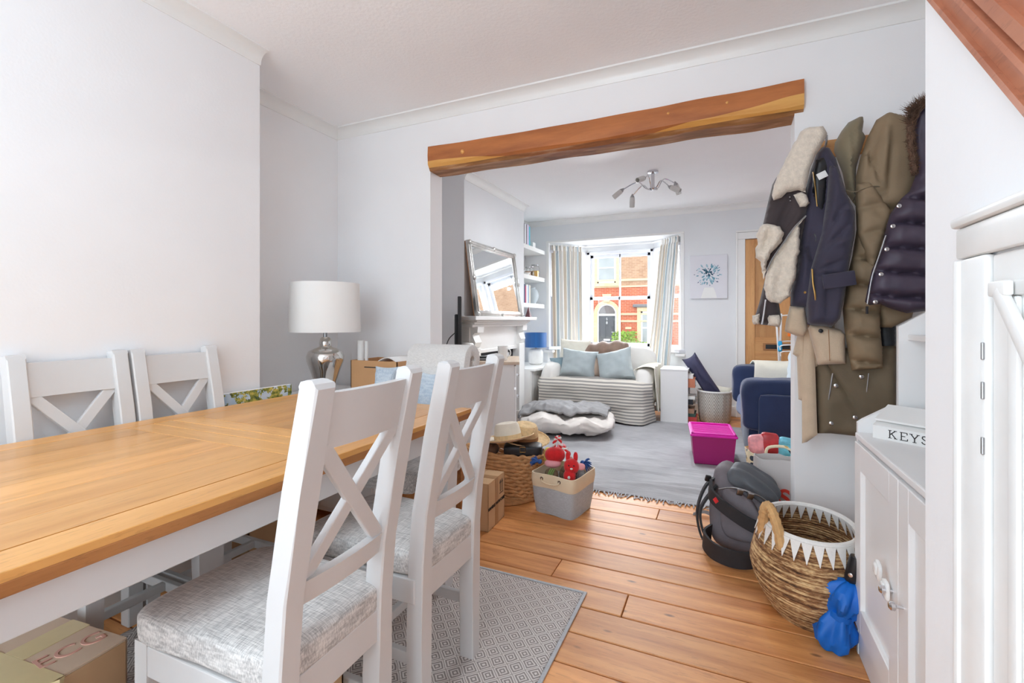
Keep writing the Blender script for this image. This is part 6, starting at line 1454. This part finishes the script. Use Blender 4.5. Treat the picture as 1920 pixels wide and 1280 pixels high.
# pink storage box
pk = thing('pink_storage_box', 'magenta plastic storage box with ridged lid on the grey rug', 'storage box', (-0.085, 4.20, 0.0095), R(6))
def pbx(z, w, d): return [(sx * w, sy * d, z) for sx, sy in ((-1, -1), (1, -1), (1, 1), (-1, 1))]
obj('tub', rings(B(), [pbx(0.0, 0.138, 0.185), pbx(0.005, 0.142, 0.19), pbx(0.225, 0.160, 0.21), pbx(0.225, 0.156, 0.206), pbx(0.008, 0.138, 0.186)]), M['pinkclear'], pk, smooth=False)
obj('contents', box(B(), -0.13, 0.13, -0.175, 0.175, 0.006, 0.165, 0.01), pm('dark_plum_contents', srgb(110, 40, 84), 0.8, 0.15, 14), pk)
obj('lid', box(box(box(B(), -0.172, 0.172, -0.222, 0.222, 0.222, 0.240, 0.006), -0.165, 0.165, -0.215, -0.19, 0.238, 0.252, 0.005), -0.165, 0.165, 0.19, 0.215, 0.238, 0.252, 0.005), M['pinkplastic'], pk, smooth=False)
for k in range(9): obj('lid_rib', box(B(), -0.145, 0.145, -0.165 + k * 0.037, -0.147 + k * 0.037, 0.239, 0.245, 0.002), M['pinkplastic'], pk, smooth=False)
for s in (-1, 1): obj('lid_edge', box(B(), s * 0.155 - 0.010, s * 0.155 + 0.010, -0.215, 0.215, 0.238, 0.252, 0.005), M['pinkplastic'], pk, smooth=False)

# shopping bags behind the wall end
nb = NT('butterfly_print_cotton'); vv = nb.coord(); vo = nb.n('ShaderNodeTexVoronoi'); nb.l(vv, vo.inputs['Vector']); vo.inputs['Scale'].default_value = 24
pal = nb.ramp(vo.outputs['Color'], [(0.2, srgb(60, 70, 84)), (0.45, srgb(214, 176, 90)), (0.7, srgb(100, 120, 130))], True)
nb.set(Base_Color=nb.mix(nb.math('LESS_THAN', vo.outputs['Distance'], 0.36), srgb(236, 224, 192), pal), Roughness=0.8)
def bagwall(w, d, hgt, seed, flare=1.1):
    rs = []
    for (k, z) in ((0.92, 0.0), (1.0, 0.04), (1.0, hgt * 0.2), (1.02, hgt * 0.35), (1.03, hgt * 0.5), (1.03, hgt * 0.65), (flare, hgt * 0.8), (flare, hgt), (flare - 0.03, hgt), (1.0, hgt * 0.5), (0.9, 0.03)):
        r = []
        for i in range(48):
            a = 2 * math.pi * i / 48; c_, s_ = math.cos(a), math.sin(a); m_ = (abs(c_) ** 5 + abs(s_) ** 5) ** 0.2
            q = k * (1 + 0.06 * noise.noise(Vector((c_ * 2, s_ * 2, z * 5 + seed))) + 0.05 * noise.noise(Vector((c_ * 5, s_ * 5, z * 14 + seed))))
            r.append((c_ / m_ * w * q, s_ / m_ * d * q, z + (0.02 * noise.noise(Vector((c_ * 3, s_ * 3, seed))) if z > 0.1 else 0)))
        rs.append(r)
    return rings(B(), rs, True, False)
t = thing('patterned_tote', 'cream butterfly-print tote bag beside the end of the wall', 'bag', (0.295, 3.06, 0.0), R(4)); obj('bag_body', bagwall(0.155, 0.085, 0.40, 2), nb.m, t)
obj('base', box(B(), -0.14, 0.14, -0.075, 0.075, 0.0, 0.03, 0.004), nb.m, t); obj('handle', tube(B(), smoothpts([(-0.08, -0.09, 0.38), (-0.07, -0.09, 0.44), (0.02, -0.10, 0.45), (0.06, -0.09, 0.38)], 5), 0.008, 6), nb.m, t)
for k, (x, z, c, lab) in enumerate(((0.19, 0.455, srgb(240, 160, 166), 'pink packet sticking up at the left of the patterned tote'), (0.25, 0.47, srgb(190, 52, 58), 'red packet sticking up in the middle of the patterned tote'), (0.335, 0.45, srgb(120, 204, 226), 'turquoise packet sticking up at the right of the patterned tote'))):
    tag(obj('packet', sbox(B(), 0, 0, 0, 0.10, 0.05, 0.12, 5, 6, fn=wr(k, 0.008)), pm('packet_print_%d' % k, c, 0.35, 0.3, 20), None, loc=(x, 3.07, z - 0.03), rot=(0, R(8 * (k - 1)), 0)), lab, 'packet')
t = thing('carrier_bag', 'white supermarket carrier bag with red letters beside the wall end', 'bag', (0.305, 2.895, 0.0), R(3)); obj('bag_body', bagwall(0.15, 0.055, 0.41, 7, 0.98), M['carrier'], t)
obj('contents', sbox(B(), 0, 0.0, 0.15, 0.25, 0.085, 0.26, 3.5, 8, fn=wr(9, 0.02)), pm('pale_packed_goods', srgb(206, 196, 192), 0.7, 0.25, 9), t)
lettering('red_lettering', 'TESCO', 0.115, pm('red_print', srgb(214, 60, 44), 0.5), t, (0.012, -0.066, 0.215), (R(90), 0, 0), bold=0.003)
obj('blue_dashes', box(box(B(), -0.06, 0.02, -0.0655, -0.0635, 0.145, 0.162), 0.04, 0.10, -0.0655, -0.0635, 0.145, 0.162), pm('blue_print', srgb(40, 90, 170), 0.5), t, smooth=False)

# picture, front door
pc = thing('flower_picture', 'square canvas of blue flowers in a white vase on the front wall', 'picture', (-0.157, FW - 0.0, 1.675))
obj('canvas', box(B(), -0.209, 0.209, -0.035, -0.002, -0.263, 0.263, 0.003), pm('pale_lilac_canvas', srgb(226, 226, 232), 0.8, 0.03, 3), pc, smooth=False)
rnd = random.Random(21)
cols = [pm('paint_blue_%d' % i, c, 0.8) for i, c in enumerate((srgb(40, 82, 104), srgb(112, 160, 178), srgb(168, 200, 212), srgb(84, 96, 128), srgb(206, 222, 228)))]
def petal(x, z, r, a, m_):
    bm = B(); vs = [bm.verts.new((x + r * 1.0 * math.cos(t) * math.cos(a) - r * 0.45 * math.sin(t) * math.sin(a), -0.0362 - rnd.random() * 0.0012, z + r * math.cos(t) * math.sin(a) + r * 0.45 * math.sin(t) * math.cos(a))) for t in [2 * math.pi * k / 8 for k in range(8)]]
    bm.faces.new(vs); return bm
for nm, m_, n, R0 in (('dark_petals', cols[0], 26, 0.05), ('blue_petals', cols[1], 40, 0.11), ('pale_petals', cols[2], 34, 0.12), ('violet_specks', cols[3], 24, 0.14)):
    bm = B()
    for i in range(n):
        a = rnd.uniform(0, 6.28); d = R0 * math.sqrt(rnd.random()) + (0.02 if R0 > 0.1 else 0)
        join(bm, petal(0.0 + d * math.cos(a), (0.03 if R0 > 0.06 else 0.055) + d * math.sin(a) * 0.9, rnd.uniform(0.008, 0.022) if R0 < 0.14 else rnd.uniform(0.005, 0.011), a, m_))
    obj(nm, bm, m_, pc, smooth=False)['kind'] = 'stuff'
obj('painted_vase', prism(B(), [(-0.085, -0.258), (0.095, -0.258), (0.075, -0.18), (0.055, -0.13), (-0.045, -0.13), (-0.062, -0.18)], 'y', -0.0375, -0.035), M['paper'], pc, smooth=False)
dr_ = struct('door_1', box(B(), 0.243, 1.057, FW + 0.02, FW + 0.06, 0.01, 2.104, 0.003), M['pine_z'], label='stripped pine front door')
for (x0, x1) in ((0.243, 0.345), (0.60, 0.70), (0.955, 1.057)): obj('stile', box(B(), x0, x1, FW + 0.002, FW + 0.022, 0.012, 2.10, 0.004), M['pine_z'], dr_, smooth=False)
for (z0, z1) in ((0.012, 0.22), (0.68, 0.95), (1.10, 1.20), (1.98, 2.10)): obj('rail', box(B(), 0.345, 0.955, FW + 0.003, FW + 0.0215, z0, z1, 0.004), M['pine_x'], dr_, smooth=False)
o = obj('letterbox', box(B(), 0.43, 0.72, FW - 0.004, FW + 0.004, 0.80, 0.885, 0.003), M['tan'], dr_, smooth=False); obj('letter_slot', box(B(), 0.455, 0.70, FW - 0.006, FW - 0.003, 0.818, 0.868), M['black'], o, smooth=False)
bm = B(); box(bm, 0.145, 0.2425, FW - 0.02, FW + 0.01, 0, 2.106, 0.005); box(bm, 0.143, 0.163, FW - 0.032, FW - 0.001, 0, 2.186, 0.005); box(bm, 1.0575, 1.155, FW - 0.02, FW + 0.01, 0, 2.106, 0.005); box(bm, 0.1455, 1.155, FW - 0.021, FW + 0.009, 2.1065, 2.186, 0.005); box(bm, 0.142, 1.157, FW - 0.033, FW - 0.002, 2.1868, 2.209, 0.005)
struct('trim_11', bm, M['white'])

# ceiling light
cl_ = thing('ceiling_light', 'chrome five-arm ceiling light with frosted tube shades', 'ceiling light', (-0.59, 4.49, H))
obj('ceiling_plate', lathe(B(), [(0.001, 0), (0.050, 0), (0.050, -0.018), (0.03, -0.026), (0.001, -0.026)], 26), M['chrome'], cl_)
obj('column', lathe(B(), [(0.016, -0.02), (0.016, -0.15), (0.022, -0.16), (0.012, -0.175), (0.001, -0.176)], 16), M['chrome'], cl_)
for k, (e, d) in enumerate((((-0.27, -0.05, -0.155), (-0.75, -0.1, -0.62)), ((-0.20, 0.08, -0.19), (-0.05, 0.1, -1)), ((-0.05, -0.17, -0.105), (-0.45, -0.8, -0.35)), ((0.19, 0.10, -0.11), (0.22, 0.35, -0.75)), ((0.16, -0.10, -0.19), (0.82, -0.2, -0.50)))):
    e = Vector(e); d = Vector(d).normalized(); s0 = Vector((0, 0, -0.14)); md = (e + s0) / 2 + Vector((0, 0, 0.055))
    a_ = obj('arm', tube(B(), smoothpts([s0, s0 + Vector((-e.x * 0.15, -e.y * 0.15, -0.03)), s0 + Vector((e.x * 0.2, e.y * 0.2, -0.02)), md, e], 6), 0.005, 7), M['chrome'], cl_)
    q = Vector((0, 0, 1)).rotation_difference(d)
    o = obj('lamp_holder', lathe(B(), [(0.004, -0.02), (0.020, 0.008), (0.021, 0.020), (0.001, 0.021)], 16), M['steel'], cl_, loc=e); o.rotation_euler = q.to_euler()
    bl_ = bpy.data.lights.new('added_fill_spot', 'SPOT'); bl_.energy = 19; bl_.shadow_soft_size = 0.04; bl_.spot_size = R(165); bl_.spot_blend = 1.0; bl_.color = (0.92, 0.96, 1.0)  # spot added outside each shade to brighten the front room; shades are unlit
    bo = bpy.data.objects.new('added_fill_spot', bl_); COL.objects.link(bo); bo.parent = cl_; bo.location = e + d * 0.125; bo.rotation_euler = Vector((0, 0, -1)).rotation_difference((d + Vector((0, 0, -0.8))).normalized()).to_euler()
    o = obj('frosted_shade', lathe(B(), [(0.018, 0.010), (0.023, 0.018), (0.025, 0.06), (0.024, 0.105), (0.021, 0.105), (0.021, 0.02)], 18, cap=False), M['frost'], cl_, loc=e); o.rotation_euler = q.to_euler()

# ---------------------------------------------------------------- the street outside
K = 21 / 19
def fx(x): return x * K
def fz_(z): return 1.15 + (z - 1.15) * K
FY = 21.0
gd = struct('ground_street', box(B(), -30, 20, 6.9, 32, -0.75, -0.62), M['street'])
hs = thing('brick_house', 'red brick terraced house with cream stone dressings across the street', 'house', (0, FY, 0))
obj('lower_wall', box(B(), -22, 12, 0, 0.3, -0.7, fz_(2.53)), M['brick'], hs, smooth=False); obj('upper_wall', box(B(), -22, 12, 0.01, 0.3, fz_(2.53), 8.5), M['brick2'], hs, smooth=False)
for (z0, z1) in ((2.47, 2.53), (2.72, 2.80), (1.36, 1.43), (1.08, 1.15)): obj('stone_band', box(B(), -22, 12, -0.03, 0.02, fz_(z0), fz_(z1)), M['stone'], hs, smooth=False)
def hwin(x0, x1, z0, z1, sur=0.16):
    f = obj('stone_surround', box(box(box(box(B(), x0 - sur, x0, -0.05, 0.05, z0, z1 + 0.2), x1, x1 + sur, -0.05, 0.05, z0, z1 + 0.2), x0 - sur, x1 + sur, -0.07, 0.05, z1, z1 + 0.24), x0 - sur - 0.05, x1 + sur + 0.05, -0.10, 0.05, z0 - 0.15, z0), M['quoin'], hs, smooth=False)
    bm = B(); box(bm, x0, x0 + 0.07, -0.02, 0.03, z0, z1); box(bm, x1 - 0.07, x1, -0.02, 0.03, z0, z1); box(bm, x0, x1, -0.02, 0.03, z0, z0 + 0.08); box(bm, x0, x1, -0.02, 0.03, z1 - 0.07, z1); box(bm, x0, x1, -0.025, 0.03, (z0 + z1) / 2 - 0.03, (z0 + z1) / 2 + 0.03)
    w = obj('window_frame', bm, M['upvc'], hs, smooth=False); obj('pane', box(B(), x0 + 0.05, x1 - 0.05, -0.012, 0.0, z0 + 0.05, z1 - 0.05), pm('grey_window_glass_%d' % len(bpy.data.materials), srgb(170, 176, 176), 0.15, 0.1, 2), w, smooth=False)
hwin(fx(-4.70), fx(-3.94), fz_(2.66), fz_(3.90)); hwin(fx(-2.95), fx(-2.25), fz_(0.20), fz_(1.50))
hwin(fx(-7.6), fx(-6.8), fz_(2.66), fz_(3.90)); hwin(fx(-7.9), fx(-6.6), fz_(0.10), fz_(1.55)); hwin(fx(-1.9), fx(-1.1), fz_(2.66), fz_(3.90)); hwin(fx(-11.0), fx(-10.2), fz_(2.66), fz_(3.9)); hwin(fx(-11.2), fx(-10.0), fz_(0.1), fz_(1.5))
o = obj('window_hood', box(B(), fx(-3.25), fx(-2.0), -0.16, 0.05, fz_(1.66), fz_(1.78), 0.03), M['street'], hs, smooth=False)
# arched doorway
dx0, dx1, zt = fx(-4.635), fx(-3.958), fz_(1.325); xm = (dx0 + dx1) / 2; rad = (dx1 - dx0) / 2
arc = lambda r, n=20: [(xm + r * math.cos(math.pi * k / n), zt + 0.10 + r * math.sin(math.pi * k / n)) for k in range(n + 1)]
bm = B(); outer = [(xm + rad + 0.22, -0.65)] + arc(rad + 0.22) + [(xm - rad - 0.22, -0.65)]; inner = [(xm + rad + 0.06, -0.65)] + arc(rad + 0.06) + [(xm - rad - 0.06, -0.65)]
rings(bm, [[(a, -0.09, b) for a, b in outer], [(a, -0.09, b) for a, b in inner], [(a, 0.02, b) for a, b in inner]], False)
obj('stone_arch', bm, M['quoin'], hs, smooth=False)
bm = B(); o2 = [(xm + rad + 0.06, -0.65)] + arc(rad + 0.06) + [(xm - rad - 0.06, -0.65)]; i2 = [(xm + rad, -0.65)] + arc(rad) + [(xm - rad, -0.65)]
rings(bm, [[(a, -0.06, b) for a, b in o2], [(a, -0.06, b) for a, b in i2], [(a, 0.0, b) for a, b in i2]], False); box(bm, dx0, dx1, -0.06, 0.0, zt, zt + 0.10)
obj('door_frame', bm, M['white'], hs, smooth=False)
obj('fanlight', prism(B(), arc(rad), 'y', -0.03, -0.01), pm('dark_leaded_glass', srgb(120, 112, 110), 0.3, 0.3, 30), hs, smooth=False)
sd = obj('street_door', box(B(), dx0, dx1, -0.04, 0.0, -0.62, zt, 0.01), M['greydoor'], hs, smooth=False)
for (x0, x1, z0, z1) in ((dx0 + 0.08, xm - 0.05, -0.3, 0.1), (xm + 0.05, dx1 - 0.08, -0.3, 0.1), (dx0 + 0.08, xm - 0.05, 0.35, 1.15), (xm + 0.05, dx1 - 0.08, 0.35, 1.15)): obj('panel', box(B(), x0, x1, -0.06, -0.035, z0, z1, 0.015), M['greydoor'], sd, smooth=False)
obj('letter_plate', box(B(), xm - 0.15, xm + 0.15, -0.07, -0.035, 0.22, 0.31, 0.01), M['chrome'], sd, smooth=False); obj('handle', box(B(), dx1 - 0.16, dx1 - 0.04, -0.09, -0.05, 0.60, 0.63, 0.01), M['chrome'], sd, smooth=False)
lettering('house_number', '5', 0.15, M['paper'], sd, (xm, -0.062, 1.20), (R(90), 0, 0)); lettering('house_number', '8', 0.17, M['paper'], sd, (xm, -0.062, 1.03), (R(90), 0, 0))
obj('keystone', prism(B(), [(xm - 0.12, zt + 0.62), (xm + 0.12, zt + 0.62), (xm + 0.20, zt + 0.98), (xm - 0.20, zt + 0.98)], 'y', -0.12, 0.02), M['stone'], hs, smooth=False)
obj('name_plaque', box(B(), fx(-3.56), fx(-3.32), -0.03, 0.01, fz_(0.79), fz_(0.88), 0.005), M['stone'], hs, smooth=False)
qx = fx(-2.60)
for k in range(16): obj('corner_stone', box(B(), qx, qx + (0.32 if k % 2 else 0.20), -0.03, 0.02, fz_(2.9) + k * 0.24, fz_(2.9) + k * 0.24 + 0.22, 0.008), M['stone'], hs, smooth=False)
def bush(label, x, yy, z, r, hgt, n, seed):
    t = thing('street_bush', label, 'bush', (x, yy, z)); rnd = random.Random(seed); bm = B()
    for i in range(n):
        a = rnd.uniform(0, 6.28); q = rnd.random() ** 0.5; hz_ = rnd.random(); p = Vector((math.cos(a) * r * q * (1 - 0.4 * hz_), math.sin(a) * r * q * 0.7, hz_ * hgt))
        d1 = Vector((rnd.uniform(-1, 1), rnd.uniform(-1, 1), rnd.uniform(0, 1))).normalized(); d2 = d1.orthogonal().normalized(); L = rnd.uniform(0.07, 0.14)
        v = [bm.verts.new(p), bm.verts.new(p + d1 * L * 0.5 + d2 * L * 0.3), bm.verts.new(p + d1 * L), bm.verts.new(p + d1 * L * 0.5 - d2 * L * 0.3)]; bm.faces.new(v)
    obj('leaves', bm, M['leaf'], t, smooth=False)['kind'] = 'stuff'
    obj('stems', tube(tube(B(), [(0, 0, 0), (0.05, 0, hgt * 0.6)], 0.02, 6), [(0, 0, 0), (-0.1, 0.02, hgt * 0.6)], 0.02, 6), M['tan'], t)
bush('bright green bush in front of the brick house beside its grey door', fx(-3.45), FY - 0.9, -0.62, 0.75, 1.25, 1500, 3)
bush('small low bush in front of the brick house below the right window', fx(-2.85), FY - 0.8, -0.62, 0.55, 0.80, 700, 5)
